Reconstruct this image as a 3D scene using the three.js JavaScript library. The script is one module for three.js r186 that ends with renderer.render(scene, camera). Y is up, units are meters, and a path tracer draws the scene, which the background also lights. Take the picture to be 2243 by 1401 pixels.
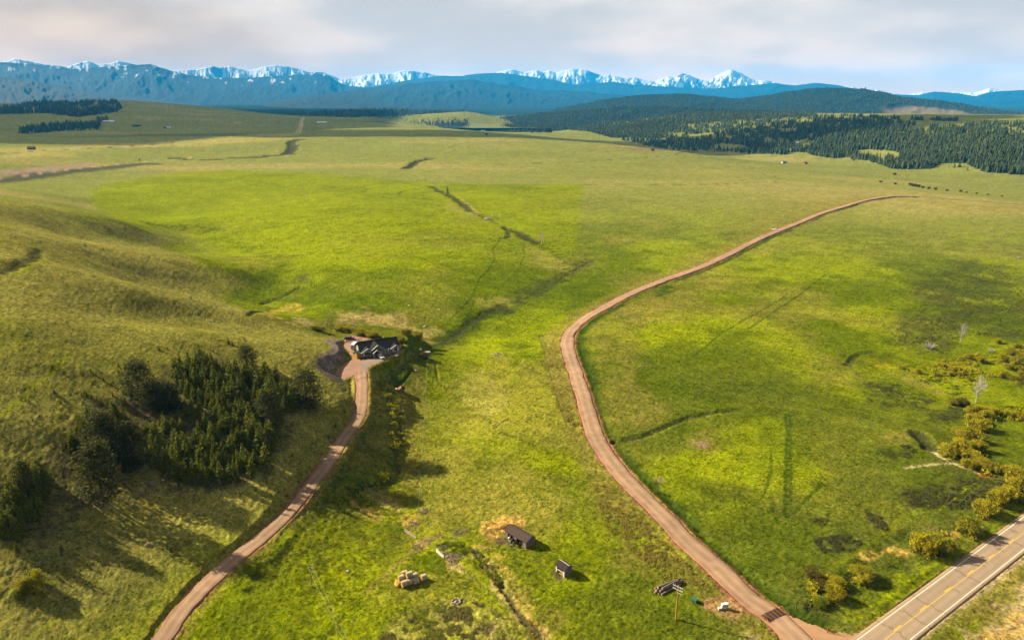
import * as THREE from 'three';
import { mergeGeometries, mergeVertices } from 'three/addons/utils/BufferGeometryUtils.js';
import { MarchingCubes } from 'three/addons/objects/MarchingCubes.js';

// ---------------------------------------------------------------- camera, sky, sun, air, exposure
const scene = new THREE.Scene();
const CAM_H = 120, FPX = 1602, PITCH = 17 * Math.PI / 180;      // drone height, focal length for a 2243 px wide picture, tilt
const camera = new THREE.PerspectiveCamera(2 * Math.atan(700.5 / FPX) * 180 / Math.PI, 2243 / 1401, 0.5, 90000);
camera.position.set(0, CAM_H, 0);
camera.rotation.set(-PITCH, 0, 0);
const SUN = new THREE.Vector3(-0.93, Math.tan(28.5 * Math.PI / 180), -0.36).normalize();
const EXPOSURE = 5.6;
const sun = new THREE.DirectionalLight(new THREE.Color().setRGB(1, 0.86, 0.61), 5);
sun.position.copy(SUN).multiplyScalar(3000); sun.castShadow = true; sun.shadow.radius = 1;
sun.shadow.mapSize.set(4096, 4096);
Object.assign(sun.shadow.camera, { left: -900, right: 900, top: 900, bottom: -900, near: 10, far: 8000 });
sun.shadow.camera.updateProjectionMatrix();
scene.add(sun);
scene.fog = new THREE.FogExp2(new THREE.Color().setRGB(0.01, 0.38, 0.95), 2.2e-5);

// ---------------------------------------------------------------- numbers
function mulberry(a) { return () => { a = (a + 0x6d2b79f5) | 0; let t = Math.imul(a ^ (a >>> 15), 1 | a); t = (t + Math.imul(t ^ (t >>> 7), 61 | t)) ^ t; return ((t ^ (t >>> 14)) >>> 0) / 4294967296; }; }
const { lerp, clamp, smoothstep } = THREE.MathUtils;
const ss = (a, b, x) => { const t = x <= a ? 0 : x >= b ? 1 : (x - a) / (b - a); return t * t * (3 - 2 * t); };
function h2(ix, iy) { let h = Math.imul(ix, 374761393) + Math.imul(iy, 668265263) | 0; h = Math.imul(h ^ (h >>> 13), 1274126177); return ((h ^ (h >>> 16)) >>> 0) / 4294967296; }
function vn(x, y) {                                              // value noise 0..1
  const ix = Math.floor(x), iy = Math.floor(y); let fx = x - ix, fy = y - iy;
  fx = fx * fx * (3 - 2 * fx); fy = fy * fy * (3 - 2 * fy);
  const a = h2(ix, iy), b = h2(ix + 1, iy), c = h2(ix, iy + 1), d = h2(ix + 1, iy + 1);
  return a + (b - a) * fx + (c - a) * fy + (a - b - c + d) * fx * fy;
}
function fbm(x, y, o = 4) { let s = 0, a = 0.5, n = 0; for (let i = 0; i < o; i++) { s += a * vn(x, y); n += a; a *= 0.5; const t = x * 1.6 - y * 1.2 + 17.3; y = x * 1.2 + y * 1.6 - 5.1; x = t; } return s / n; }
function ridged(x, y, o = 4) { let s = 0, a = 0.5, n = 0; for (let i = 0; i < o; i++) { s += a * (1 - Math.abs(2 * vn(x, y) - 1)); n += a; a *= 0.5; const t = x * 1.6 - y * 1.2 + 3.7; y = x * 1.2 + y * 1.6 + 9.2; x = t; } return s / n; }

// computed sky: a high broken overcast, warm low down, the same all the way round
{
  const W = 2048, H = 1024, data = new Float32Array(W * H * 4);
  for (let r = 0; r < H; r++) {
    const el = ((r + 0.5) / H - 0.5) * Math.PI, y = Math.sin(el), c = Math.cos(el);
    for (let k = 0; k < W; k++) {
      const az = ((k + 0.5) / W - 0.5) * 2 * Math.PI, x = Math.cos(az) * c, z = Math.sin(az) * c;
      let R, G, B;
      if (y <= 0) { R = 0.11; G = 0.11; B = 0.1; } else {
        const p = 1 / (y + 0.24), u = x * p * 1.9, v = z * p * 1.9;
        let n = fbm(u * 1.3 + 11, v * 1.3 + 4, 6), m = fbm(u * 0.5 + 31, v * 0.5 + 8, 4);
        const bright = ss(0.36, 0.66, n * 0.62 + m * 0.38);
        const low = Math.exp(-y * 22);
        const s = 0.118 + 0.042 * bright;
                const blue = (1 - bright) * 0.05; R = s * (1.0 - blue + 1.25 * low); G = s * (0.92 + 0.02 * low); B = s * Math.max(0.12, 0.84 + blue - 0.8 * low);
      }
      const o = (r * W + k) * 4; data[o] = R; data[o + 1] = G; data[o + 2] = B; data[o + 3] = 1;
    }
  }
  const sky = new THREE.DataTexture(data, W, H, THREE.RGBAFormat, THREE.FloatType);
  sky.mapping = THREE.EquirectangularReflectionMapping; sky.magFilter = sky.minFilter = THREE.LinearFilter; sky.needsUpdate = true;
  scene.background = sky; scene.environment = sky;
}

// ---------------------------------------------------------------- lie of the land (thin-plate surface through survey points)
const CP = Math.cos(PITCH), SP = Math.sin(PITCH);
function ray(px, py) { const u = (px - 1121.5) / FPX, v = (700.5 - py) / FPX; return [u, v * CP - SP, -(CP + v * SP)]; }
function onLevel(px, py, y) { const d = ray(px, py), t = (y - CAM_H) / d[1]; return [d[0] * t, d[2] * t, y]; }
function onDist(px, py, D) { const d = ray(px, py), t = D / Math.hypot(d[0], d[2]); return [d[0] * t, d[2] * t, CAM_H + d[1] * t]; }
const SURVEY = [];
for (const [px, py, y] of [
  [1000, 1401, 0], [1400, 1401, 0], [1800, 1390, 0], [2243, 1300, 0.5], [2500, 1100, 0], [1700, 1000, 0.5], [2200, 800, -2.5], [2120, 940, -3], [2243, 1000, -2], [2030, 960, 0.3], [2243, 600, -1], [1700, 600, 1], [1300, 700, 0], [1300, 950, 0], [1000, 1000, -0.5], [1100, 1200, 0.5], [700, 1300, 0], [1100, 1500, 0], [1800, 1600, 0], [600, 1600, 1],
  [352, 1401, 3], [560, 1180, 4.5], [680, 1060, 6], [790, 895, 7.5], [760, 810, 8], [830, 785, 8], [872, 765, 8], [800, 750, 8], [870, 900, -3], [830, 1010, -2.5], [770, 1100, -2], [900, 1170, -1.5], [860, 1250, 0], [940, 770, -2],
  [800, 722, 1], [880, 738, 1], [650, 685, 0], [600, 662, 0], [900, 700, 0],
  [0, 1401, 6.5], [0, 1250, 12], [200, 1200, 9], [0, 1100, 18], [220, 1095, 13], [350, 1100, 8], [450, 1150, 6.5], [0, 950, 27], [150, 950, 22.5], [300, 950, 17], [450, 1000, 14], [600, 950, 12.5], [715, 900, 12],
  [0, 800, 36], [200, 800, 30], [400, 800, 25], [550, 790, 20.5], [650, 800, 17], [0, 700, 43], [200, 700, 34], [400, 720, 28], [550, 740, 21], [650, 745, 16], [685, 785, 15.5],
  [0, 575, 50], [160, 600, 42.5], [284, 634, 35], [378, 654, 29], [535, 688, 19], [640, 712, 13], [719, 738, 8], [300, 618, 21], [430, 641, 9], [520, 660, 3], [330, 690, 27], [470, 705, 20], [580, 722, 14.5],
  [0, 494, 50.5], [100, 541, 44], [234, 547, 32], [368, 564, 22.5], [501, 597, 10.5], [575, 627, 2], [150, 520, 28.5], [260, 528, 17.5], [350, 545, 8], [370, 545, 4],
  [43, 457, 45], [167, 475, 33], [274, 490, 21], [391, 524, 5], [60, 447, 37], [150, 455, 23], [240, 470, 11], [500, 560, 0], [410, 515, 0], [300, 480, 1], [230, 450, 1], [180, 420, 1],
  [0, 440, 38], [100, 440, 20], [0, 410, 22], [150, 425, 6], [170, 408, 2], [0, 372, 14], [350, 348, 4], [0, 394, 6],
  [250, 430, 4], [400, 400, 6], [500, 375, 4], [450, 480, 5], [600, 500, 7], [800, 450, 7], [700, 600, 6], [900, 600, 6], [950, 500, 7], [1050, 480, 4], [1100, 500, 2], [1150, 560, 3], [1000, 650, 3], [850, 650, 4], [730, 670, 4],
  [1200, 450, 3], [1280, 402, 3], [1200, 500, 2], [1240, 600, -1], [1080, 690, -2], [1000, 720, -2.5], [1100, 780, 0.5], [1150, 900, 1],
  [1300, 350, 2], [1000, 340, 4], [700, 330, 6], [400, 310, 10], [100, 330, 14], [0, 300, 18], [300, 280, 15], [600, 275, 6], [800, 270, 3], [1053, 288, 1], [1250, 306, 0], [1400, 322, -1], [1530, 340, -2], [1700, 372, -6], [1850, 392, -8], [1950, 405, -9],
  [1500, 570, 1], [1700, 503, 1], [1950, 430, -3], [2243, 445, -4], [1400, 305, -45], [1200, 285, -60], [1600, 345, -30], [1720, 357, -26], [2000, 380, -22], [2243, 395, -22], [2100, 410, -18], [2243, 428, -13],
  [1500, 330, -38], [1650, 335, -30], [1850, 350, -25], [2050, 375, -22], [2400, 388, -20], [1600, 300, -10], [1800, 310, 5], [2000, 325, 5], [2200, 335, 10], [1700, 265, 20], [1850, 275, 35], [2000, 285, 35], [2200, 300, 30], [1400, 270, 0], [1900, 255, 55], [2100, 265, 50], [2400, 275, 48],
  [0, 262, 35], [250, 262, 35], [-300, 400, 40], [-200, 600, 52], [-250, 800, 40], [-250, 1000, 30], [-250, 1200, 20], [-200, 1400, 10],
]) SURVEY.push(onLevel(px, py, y));
for (const [px, py, D] of [[270, 217, 5400], [400, 230, 5100], [520, 244, 4700], [640, 254, 4400], [740, 262, 3900], [100, 250, 3700], [0, 240, 4500], [150, 232, 5200], [-200, 230, 5000], [1000, 272, 4300], [1080, 262, 4800], [1500, 250, 4200], [1750, 248, 4200], [2000, 250, 4200], [2300, 258, 4200], [1035, 246, 4700], [1160, 290, 4000], [270, 226, 6600], [400, 240, 6200], [520, 252, 6000], [640, 262, 5800], [740, 270, 5400], [860, 272, 5200], [980, 280, 5200], [620, 262, 7200], [900, 270, 7000]]) SURVEY.push(onDist(px, py, D));
const SC = 1 / 400, NS = SURVEY.length;
const tps = (() => {                                              // solve the spline once
  const n = NS + 3, A = Array.from({ length: n }, () => new Float64Array(n + 1));
  const U = (r2) => r2 < 1e-12 ? 0 : 0.5 * r2 * Math.log(r2);
  for (let i = 0; i < NS; i++) {
    const xi = SURVEY[i][0] * SC, zi = SURVEY[i][1] * SC;
    for (let j = 0; j < NS; j++) A[i][j] = U((xi - SURVEY[j][0] * SC) ** 2 + (zi - SURVEY[j][1] * SC) ** 2);
    A[i][i] += 0.0006 * (1 + (xi * xi + zi * zi) * 0.02);
    A[i][NS] = A[NS][i] = 1; A[i][NS + 1] = A[NS + 1][i] = xi; A[i][NS + 2] = A[NS + 2][i] = zi; A[i][n] = SURVEY[i][2];
  }
  for (let c = 0; c < n; c++) {
    let p = c; for (let r = c + 1; r < n; r++) if (Math.abs(A[r][c]) > Math.abs(A[p][c])) p = r;
    const t = A[c]; A[c] = A[p]; A[p] = t;
    for (let r = c + 1; r < n; r++) { const f = A[r][c] / A[c][c]; if (f) for (let k = c; k <= n; k++) A[r][k] -= f * A[c][k]; }
  }
  const w = new Float64Array(n);
  for (let r = n - 1; r >= 0; r--) { let s = A[r][n]; for (let k = r + 1; k < n; k++) s -= A[r][k] * w[k]; w[r] = s / A[r][r]; }
  return w;
})();
const SX = Float64Array.from(SURVEY, (s) => s[0] * SC), SZ = Float64Array.from(SURVEY, (s) => s[1] * SC);
function hTps(x, z) {
  x *= SC; z *= SC; let s = tps[NS] + tps[NS + 1] * x + tps[NS + 2] * z;
  for (let i = 0; i < NS; i++) { const dx = x - SX[i], dz = z - SZ[i], r2 = dx * dx + dz * dz; if (r2 > 1e-12) s += tps[i] * 0.5 * r2 * Math.log(r2); }
  return s;
}
function hG(x, z) {                                               // ground without tussocks and small cuts
  const D = Math.hypot(x, z), far = ss(5200, 7000, D), side = ss(0.72, 0.95, Math.abs(Math.atan2(x, -z)));
  const k = Math.max(far, side);
  let h = k < 1 ? clamp(hTps(x, z), -80, 130) * (1 - k) : 0;
  h += k * (-45 * far + (side > 0 ? 10 * side * (1 - far) : 0));
  if (x < -60 && D < 800) h += (fbm((x - z * 0.2) / 95 + 4, (z + x * 0.2) / 26, 3) - 0.5) * 3.6 * ss(7, 20, h) * (1 - ss(-120, -70, x));
  h += (fbm(x / 55, z / 55, 3) - 0.5) * 1.5 * ss(150, 500, D) + (fbm(x / 420 + 7, z / 420, 3) - 0.5) * 9 * ss(1800, 4000, D);
  return h;
}
function at(px, py, lift = 0, from = 60, grow = 1.018) {                                   // where a sight line meets the ground
  const d = ray(px, py), f = (t) => CAM_H + d[1] * t - hG(d[0] * t, d[2] * t);
  let a = from, b = from;
  while (b < 9000) { b = a * grow + 0.5; if (f(b) < 0) break; a = b; }
  for (let i = 0; i < 13; i++) { const m = (a + b) / 2; if (f(m) < 0) b = m; else a = m; }
  const t = (a + b) / 2, x = d[0] * t, z = d[2] * t; return new THREE.Vector3(x, hG(x, z) + lift, z);
}
const depthOf = (p) => (p.y - CAM_H) * -SP - p.z * CP;
const mPer = (p) => depthOf(p) / FPX;                             // metres that one picture pixel spans at a place
function tall(p, hpx) { const dep = Math.atan2(CAM_H - p.y, Math.hypot(p.x, p.z)); return hpx * mPer(p) / (Math.cos(dep) / Math.cos(dep - PITCH)); }
function pix(x, y, z) { const q = (y - CAM_H), dz = q * -SP - z * CP, v = q * CP - z * SP; return [1121.5 + FPX * x / dz, 700.5 - FPX * v / dz]; }

const KA = 0.58;
// ---------------------------------------------------------------- what lies where on the ground
const V = (str) => str.trim().split(/\s+/).map((q) => q.split(',').map(Number));
const groundLine = (str) => V(str).map(([a, b]) => { const p = at(a, b); return [p.x, p.z]; });
function segDist(pts, x, z, out) {                                // distance to a polyline; out: side, place along it
  let best = 1e18, s0 = 0;
  for (let i = 0; i + 1 < pts.length; i++) {
    const ax = pts[i][0], az = pts[i][1], dx = pts[i + 1][0] - ax, dz = pts[i + 1][1] - az, l2 = dx * dx + dz * dz;
    let t = ((x - ax) * dx + (z - az) * dz) / l2; t = t < 0 ? 0 : t > 1 ? 1 : t;
    const ex = x - ax - dx * t, ez = z - az - dz * t, d = ex * ex + ez * ez;
    if (d < best) { best = d; if (out) { out.side = Math.sign(dx * ez - dz * ex); out.i = i; out.t = t; } }
  }
  return Math.sqrt(best);
}
function inside(pts, x, z) { let c = false; for (let i = 0, j = pts.length - 1; i < pts.length; j = i++) { const a = pts[i], b = pts[j]; if ((a[1] > z) !== (b[1] > z) && x < (b[0] - a[0]) * (z - a[1]) / (b[1] - a[1]) + a[0]) c = !c; } return c; }
const closed = (p) => [...p, p[0]];
function polyDist(pts, x, z) { const d = segDist(closed(pts), x, z); return inside(pts, x, z) ? -d : d; }   // under 0 inside
function bounds(pts, m) { let a = 1e9, b = -1e9, c = 1e9, d = -1e9; for (const [x, z] of pts) { a = Math.min(a, x); b = Math.max(b, x); c = Math.min(c, z); d = Math.max(d, z); } return [a - m, b + m, c - m, d + m]; }
const curve = (pts, step) => { const c = new THREE.CatmullRomCurve3(pts.map(([x, z]) => new THREE.Vector3(x, 0, z)), false, 'centripetal'); return c.getSpacedPoints(Math.max(2, Math.round(c.getLength() / step))).map((p) => [p.x, p.z]); };

const ROAD = curve(groundLine('1760,1408 1692,1346 1628,1300 1570,1243 1505,1185 1452,1128 1392,1071 1343,1014 1306,957 1287,900 1271,845 1252,788 1243,754 1248,731 1259,716 1283,697 1323,674 1376,646 1446,617 1528,588 1595,558 1660,525 1707,505 1760,484 1811,464 1861,449 1911,436 1961,430 1997,430'), 6);
const ROAD_HW = 3.1;
const ROAD_FAR = groundLine('1997,430 2060,434 2130,440 2243,448 2330,454');
const DRIVE = curve(groundLine('320,1440 352,1401 392,1343 442,1286 502,1229 537,1200 574,1172 636,1111 671,1068 707,1036 732,1007 757,961 775,932 788,900 794,865 793,841 792,822'), 4);
const DRIVE_HW = 2.3;
const YARD = groundLine('736,805 743,794 756,785 771,778 776,772 781,758 779,752 797,752 812,747 785,740 762,743 750,750 764,757 767,766 790,785 830,783 848,788 866,776 888,769 883,778 848,793 828,803 812,812 805,820 802,841 783,841 774,829 752,827 737,816');
const PAD = groundLine('736,805 743,794 757,784 766,772 763,757 752,750 762,742 785,738 815,742 880,748 893,764 886,778 848,793 828,803 812,812 805,820 802,841 783,841 774,829 752,827 737,816');
const HWY_A = onLevel(1937, 1401, 0), HWY_B = onLevel(2243, 1167, 0);
const hwyDir = new THREE.Vector2(HWY_B[0] - HWY_A[0], HWY_B[1] - HWY_A[1]).normalize();
const HWY = [[HWY_A[0] - hwyDir.x * 90, HWY_A[1] - hwyDir.y * 90], [HWY_A[0] + hwyDir.x * 420, HWY_A[1] + hwyDir.y * 420]];
const HWY_HW = 4.3;
const APRON = ('1676,1353 1712,1340 1765,1362 1815,1383 1850,1389 1886,1387 1925,1352 1975,1360 1930,1440 1800,1480 1740,1470 1712,1401').trim().split(/\s+/).map((q) => { const [a, b] = q.split(',').map(Number), p = onLevel(a, b, 0); return [p[0], p[1]]; });
const driveB = bounds(DRIVE, 40), roadB = bounds(ROAD, 16), padB = bounds(PAD, 26), apronB = bounds(APRON, 4);
const within = (b, x, z) => x > b[0] && x < b[1] && z > b[2] && z < b[3];
const driveY = DRIVE.map(([x, z], i) => lerp(2.6, 8, ss(0, 1, i / (DRIVE.length - 1)) * 0.5 + 0.5 * i / (DRIVE.length - 1)));

// creeks and gullies: [half width, depth, where]
const CUTS = [];
const cut = (w, depth, str) => { const p = curve(groundLine(str), Math.max(1.5, w * 2)); CUTS.push({ p, w, depth, b: bounds(p, w * 4) }); };
cut(0.8, 1.1, '975,1190 1012,1192 1042,1206 1057,1225 1062,1242 1085,1258 1094,1275 1100,1290 1112,1300 1125,1322 1140,1345 1160,1370 1185,1400');
cut(0.5, 0.9, '905,805 890,828 877,842 874,850');
cut(0.45, 0.8, '853,885 860,905 864,925 881,951 866,968 861,990 873,1018 872,1038 855,1052 820,1068 790,1080 770,1097');
cut(0.4, 0.6, '800,1124 830,1138 870,1146 900,1152');
cut(0.4, 0.5, '953,788 957,815 962,835 985,848');
cut(2, 1.4, '1105,495 1113,508 1110,520 1095,522');
cut(4, 1.3, '945,408 965,420 990,430 1010,445 1030,462');
cut(5, 1.5, '1125,505 1140,512 1155,522 1175,530');
cut(3, 1.1, '960,745 985,738 1010,722 1035,702 1065,685 1100,676 1120,682');
cut(6, 4.5, '890,368 905,360 915,352 940,346');
cut(7, 4.5, '380,346 440,349 520,346 600,340 640,336');
cut(9, 5, '625,337 640,325 638,310 660,304');
cut(9, 5, '560,345 600,340');
cut(1.2, 1.0, '1345,967 1400,958 1450,940 1490,922 1540,908 1600,899 1625,896');
cut(0.9, 0.8, '1540,604 1580,604 1640,607 1700,608');
cut(2.2, 2.2, '2010,948 2020,960 2040,982');
cut(1.4, 1.3, '575,664 610,652 640,638 655,628');
cut(1.2, 1.1, '545,690 570,682 590,680');
cut(1.4, 1.0, '1858,800 1870,785 1890,774 1915,771');
cut(1.2, 1.2, '1775,1330 1800,1322 1825,1312');
cut(2.4, 1.2, '0,596 40,582 70,565 85,548');
function cutAt(x, z) {
  let h = 0;
  for (const c of CUTS) if (within(c.b, x, z)) { const d = segDist(c.p, x, z) + (vn(x * 0.7 / c.w, z * 0.7 / c.w) - 0.5) * c.w * 1.1; if (d < c.w * 2) h = Math.min(h, -c.depth * 0.62 * (1 - ss(c.w * 0.1, c.w * 1.9, d))); }
  return h;
}
const hit = {};
function level(x, z) {                                            // ground with driveway bench, house pad and road beds, without tussocks
  let h = hG(x, z);
  if (within(driveB, x, z)) {
    const d = segDist(DRIVE, x, z, hit), y = lerp(driveY[hit.i], driveY[Math.min(hit.i + 1, driveY.length - 1)], hit.t), e = Math.max(0, d - DRIVE_HW - 0.7 - 0.6 * vn(x / 3, z / 3));
    if (d < 36) h = clamp(h, y - e * 0.62, y + e * 1.05);
  }
  { const d = segDist(HWY, x, z), e = Math.max(0, d - HWY_HW - 1.2); if (d < 40) h = clamp(h, -e * 0.22, e * 0.22); }
  if (within(padB, x, z)) { const d = polyDist(PAD, x, z), e = Math.max(0, d - 0.5 - 0.8 * vn(x / 2.5, z / 2.5)); h = clamp(h, 8 - e * 0.75, 8 + e * 0.95); }
  return h;
}
function bed(x, z) {                                              // how much lower the earth lies under a road or gravel sheet: 0..1, and verge ditches
  let m = 0, ditch = 0;
  if (within(roadB, x, z)) { const d = segDist(ROAD, x, z, hit); m = Math.max(m, 1 - ss(ROAD_HW - 0.2, ROAD_HW + 0.5, d)); ditch = Math.max(ditch, ss(ROAD_HW + 0.6, ROAD_HW + 2.6, d) * (1 - ss(ROAD_HW + 3, ROAD_HW + 6, d)) * (hit.side > 0 ? 1 : 0.35)); }
  if (within(driveB, x, z)) { const d = segDist(DRIVE, x, z); m = Math.max(m, 1 - ss(DRIVE_HW - 0.2, DRIVE_HW + 0.4, d)); }
  { const d = segDist(HWY, x, z); m = Math.max(m, 1 - ss(HWY_HW, HWY_HW + 0.6, d)); ditch = Math.max(ditch, 0.6 * ss(HWY_HW + 2, HWY_HW + 5, d) * (1 - ss(HWY_HW + 6, HWY_HW + 11, d))); }
  if (within(apronB, x, z)) m = Math.max(m, 1 - ss(-0.3, 0.3, polyDist(APRON, x, z)));
  if (within(padB, x, z)) m = Math.max(m, 1 - ss(-0.3, 0.3, polyDist(YARD, x, z)));
  return [m, ditch];
}

// colours of earth and grass (linear, as the things themselves have them)
const C = {
  lushD: [0.048, 0.070, 0.001], lush: [0.092, 0.113, 0.001], bright: [0.140, 0.166, 0.001], dry: [0.15, 0.125, 0.024], straw: [0.27, 0.205, 0.075], gold: [0.31, 0.21, 0.045],
  hillD: [0.125, 0.12, 0.02], hill: [0.195, 0.178, 0.038], plain: [0.155, 0.162, 0.036], plainD: [0.115, 0.127, 0.025], sage: [0.036, 0.040, 0.011], verge: [0.026, 0.044, 0.004],
  soil: [0.085, 0.06, 0.042], dark: [0.03, 0.03, 0.014], red: [0.185, 0.088, 0.05], tan: [0.26, 0.19, 0.11], earth: [0.07, 0.052, 0.038], pink: [0.2, 0.13, 0.1], yellow: [0.2, 0.165, 0.006], pale: [0.30, 0.25, 0.13],
};
const PAINT = [];
const L = (w, a, c, str, o = {}) => { const p = groundLine(str); PAINT.push({ p, w, a, c: C[c], b: bounds(p, w * 3 + 4), line: true, rag: 0.6, ...o }); };
const G = (soft, a, c, str, o = {}) => { const p = groundLine(str); PAINT.push({ p, w: soft, a, c: C[c], b: bounds(p, soft * 2 + 2), rag: 1, ...o }); };
// wetland and meadow beyond the house
G(7, 0.8, 'gold', '600,668 640,664 655,672 640,684 605,682', { mot: 0.5 });
G(7, 0.8, 'straw', '735,690 790,678 850,684 900,700 905,722 850,716 800,706 745,706', { mot: 0.6 });
G(6, 0.7, 'gold', '570,686 600,680 612,700 590,704', { mot: 0.5 });
G(6, 0.7, 'straw', '620,700 660,692 680,706 690,722 650,716', { mot: 0.6 });
G(6, 0.7, 'straw', '915,728 950,718 965,730 935,752', { mot: 0.6 });
G(10, 0.55, 'bright', '360,540 420,548 500,590 560,640 540,600 600,655 700,700 640,690 575,640 480,580 400,535', { mot: 0.5 });
G(14, 0.5, 'bright', '185,412 260,470 330,505 420,540 380,545 300,500 200,450');
// creek bottom
G(4, 0.65, 'bright', '850,860 910,850 925,900 918,1060 905,1150 860,1140 800,1120 775,1098 830,1060 860,1000 852,930', { mot: 0.6 });
G(4, 0.65, 'dry', '895,800 922,800 925,960 912,1080 880,1060 885,960 882,870', { mot: 0.7 });
G(2.5, 0.9, 'gold', '772,1095 800,1112 835,1128 850,1140 830,1145 800,1130 770,1108', { mot: 0.6 });
G(2.5, 0.7, 'straw', '860,890 870,915 880,935 900,930 890,900', { mot: 0.5 });
G(2, 0.7, 'straw', '800,1070 830,1075 870,1090 880,1120 840,1110 810,1095', { mot: 0.7 });
G(2, 0.8, 'gold', '880,1132 905,1128 912,1150 890,1152', { mot: 0.6 });
G(5, 0.7, 'lushD', '850,1125 880,1160 850,1175 812,1150');
G(2, 0.8, 'lushD', '905,1215 950,1205 985,1235 960,1260 915,1240');
G(3, 0.9, 'lush', '812,805 850,795 884,782 860,805 825,835 810,850');
G(3, 0.6, 'verge', '830,850 850,830 880,805 910,785 905,805 870,830 845,860 835,885', { mot: 0.4 });
G(3, 0.5, 'verge', '795,905 812,900 820,940 800,985 770,1030 700,1100 640,1150 590,1215 520,1290 500,1300 580,1190 680,1085 745,1010 780,950', { mot: 0.5 });
L(1, 0.5, 'dry', '820,850 860,815 905,775', { rag: 1 });
// paddock with the shelters
G(2.5, 0.95, 'gold', '1061,1143 1078,1141 1105,1136 1128,1131 1142,1140 1147,1152 1143,1163 1120,1172 1100,1180 1078,1186 1062,1178', { mot: 0.12, c: [0.42, 0.28, 0.075] });
G(1.6, 0.95, 'soil', '1088,1182 1104,1178 1135,1196 1156,1206 1120,1200 1096,1192');
G(1, 0.9, 'soil', '1208,1246 1220,1250 1238,1266 1230,1272 1216,1264');
G(3, 0.8, 'soil', '985,1164 1010,1156 1020,1166 995,1178', { mot: 0.6 });
G(1.6, 0.95, 'red', '912,1188 935,1178 955,1170 968,1172 945,1186 928,1200 905,1212 900,1205', { mot: 0.3, c: [0.16, 0.105, 0.06] });
G(1.4, 0.9, 'earth', '968,1210 985,1206 1012,1212 1020,1222 1000,1222 975,1220');
G(1.2, 0.9, 'straw', '975,1235 995,1228 1012,1240 1008,1252 985,1245', { mot: 0.6 });
L(1.6, 0.7, 'straw', '1042,1206 1062,1235 1090,1262 1100,1290 1125,1322 1150,1360 1180,1400', { rag: 1.2, mot: 0.5, w: 2.4 });
L(1.6, 0.6, 'gold', '1050,1190 1090,1225 1115,1262 1130,1300 1160,1345 1200,1400', { rag: 1.4, mot: 0.7 });
G(5, 0.7, 'dry', '1110,1262 1140,1300 1170,1350 1210,1401 1240,1401 1200,1340 1160,1290', { mot: 0.5 });
G(6, 0.7, 'hill', '820,1401 880,1360 960,1330 1040,1318 1090,1340 1110,1370 1105,1410 1000,1450 880,1440', { mot: 0.75 });
G(2, 0.6, 'soil', '960,1345 990,1335 1010,1360 980,1372', { mot: 0.8 });
G(2, 0.5, 'pink', '1040,1365 1090,1358 1085,1390 1050,1395', { mot: 0.8 });
L(0.9, 0.6, 'dry', '905,1208 870,1240 830,1275 800,1300', { rag: 1.2 });
L(0.8, 0.5, 'dry', '895,1215 855,1250 810,1290', { rag: 1.2 });
G(1.5, 1, 'red', '1542,1316 1568,1306 1600,1308 1632,1322 1640,1338 1622,1352 1590,1350 1560,1340 1545,1328', { mot: 0.15, c: [0.26, 0.135, 0.075] });
G(3, 0.6, 'dry', '1300,1060 1345,1070 1395,1110 1370,1140 1320,1120 1290,1085', { mot: 0.6 });
G(4, 0.5, 'dry', '1330,1180 1400,1190 1470,1220 1440,1260 1380,1250 1330,1220', { mot: 0.7 });
G(4, 0.5, 'dry', '1275,990 1310,1000 1345,1040 1330,1055 1285,1030', { mot: 0.6 });
L(0.5, 0.6, 'lushD', '1290,980 1240,1010 1180,1060 1100,1090 1030,1100', { rag: 1.4 });
L(0.5, 0.6, 'lushD', '1300,995 1250,1030 1190,1075', { rag: 1.4 });
L(1.2, 0.6, 'dry', '955,800 965,845 1000,860 1050,905 1100,945 1150,965 1210,975 1285,980', { rag: 1.6, mot: 0.5 });
L(0.7, 0.6, 'verge', '962,840 1000,868 1055,912 1105,950 1160,972', { rag: 2, mot: 0.5 });
L(0.9, 0.7, 'dark', '1108,920 1095,928 1082,940', { rag: 1 });
L(0.9, 0.7, 'dark', '1068,880 1068,905 1055,912', { rag: 1 });
L(0.6, 0.9, 'verge', '1180,735 1192,770 1205,820 1222,880 1240,930 1265,965', { rag: 0.4 });
L(0.6, 0.9, 'verge', '1188,735 1202,775 1216,830 1232,880 1250,925 1270,955', { rag: 0.4 });
G(4, 0.65, 'dry', '1178,740 1215,720 1232,745 1245,800 1262,870 1280,940 1270,965 1245,930 1215,850 1195,790', { mot: 0.6 });
G(5, 0.5, 'hill', '1000,830 1060,815 1110,850 1130,880 1090,905 1050,900 1010,870', { mot: 0.5 });
G(4, 0.55, 'dry', '1060,780 1090,770 1130,778 1110,790 1075,792', { mot: 0.4 });
G(6, 0.8, 'lushD', '1100,765 1150,750 1170,775 1130,800', { mot: 0.4 });
G(8, 0.75, 'verge', '975,755 990,720 1030,690 1080,676 1120,680 1060,705 1030,735 1000,752', { mot: 0.6 });
G(5, 0.6, 'bright', '1050,705 1090,690 1110,700 1060,722', { mot: 0.6 });
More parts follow.
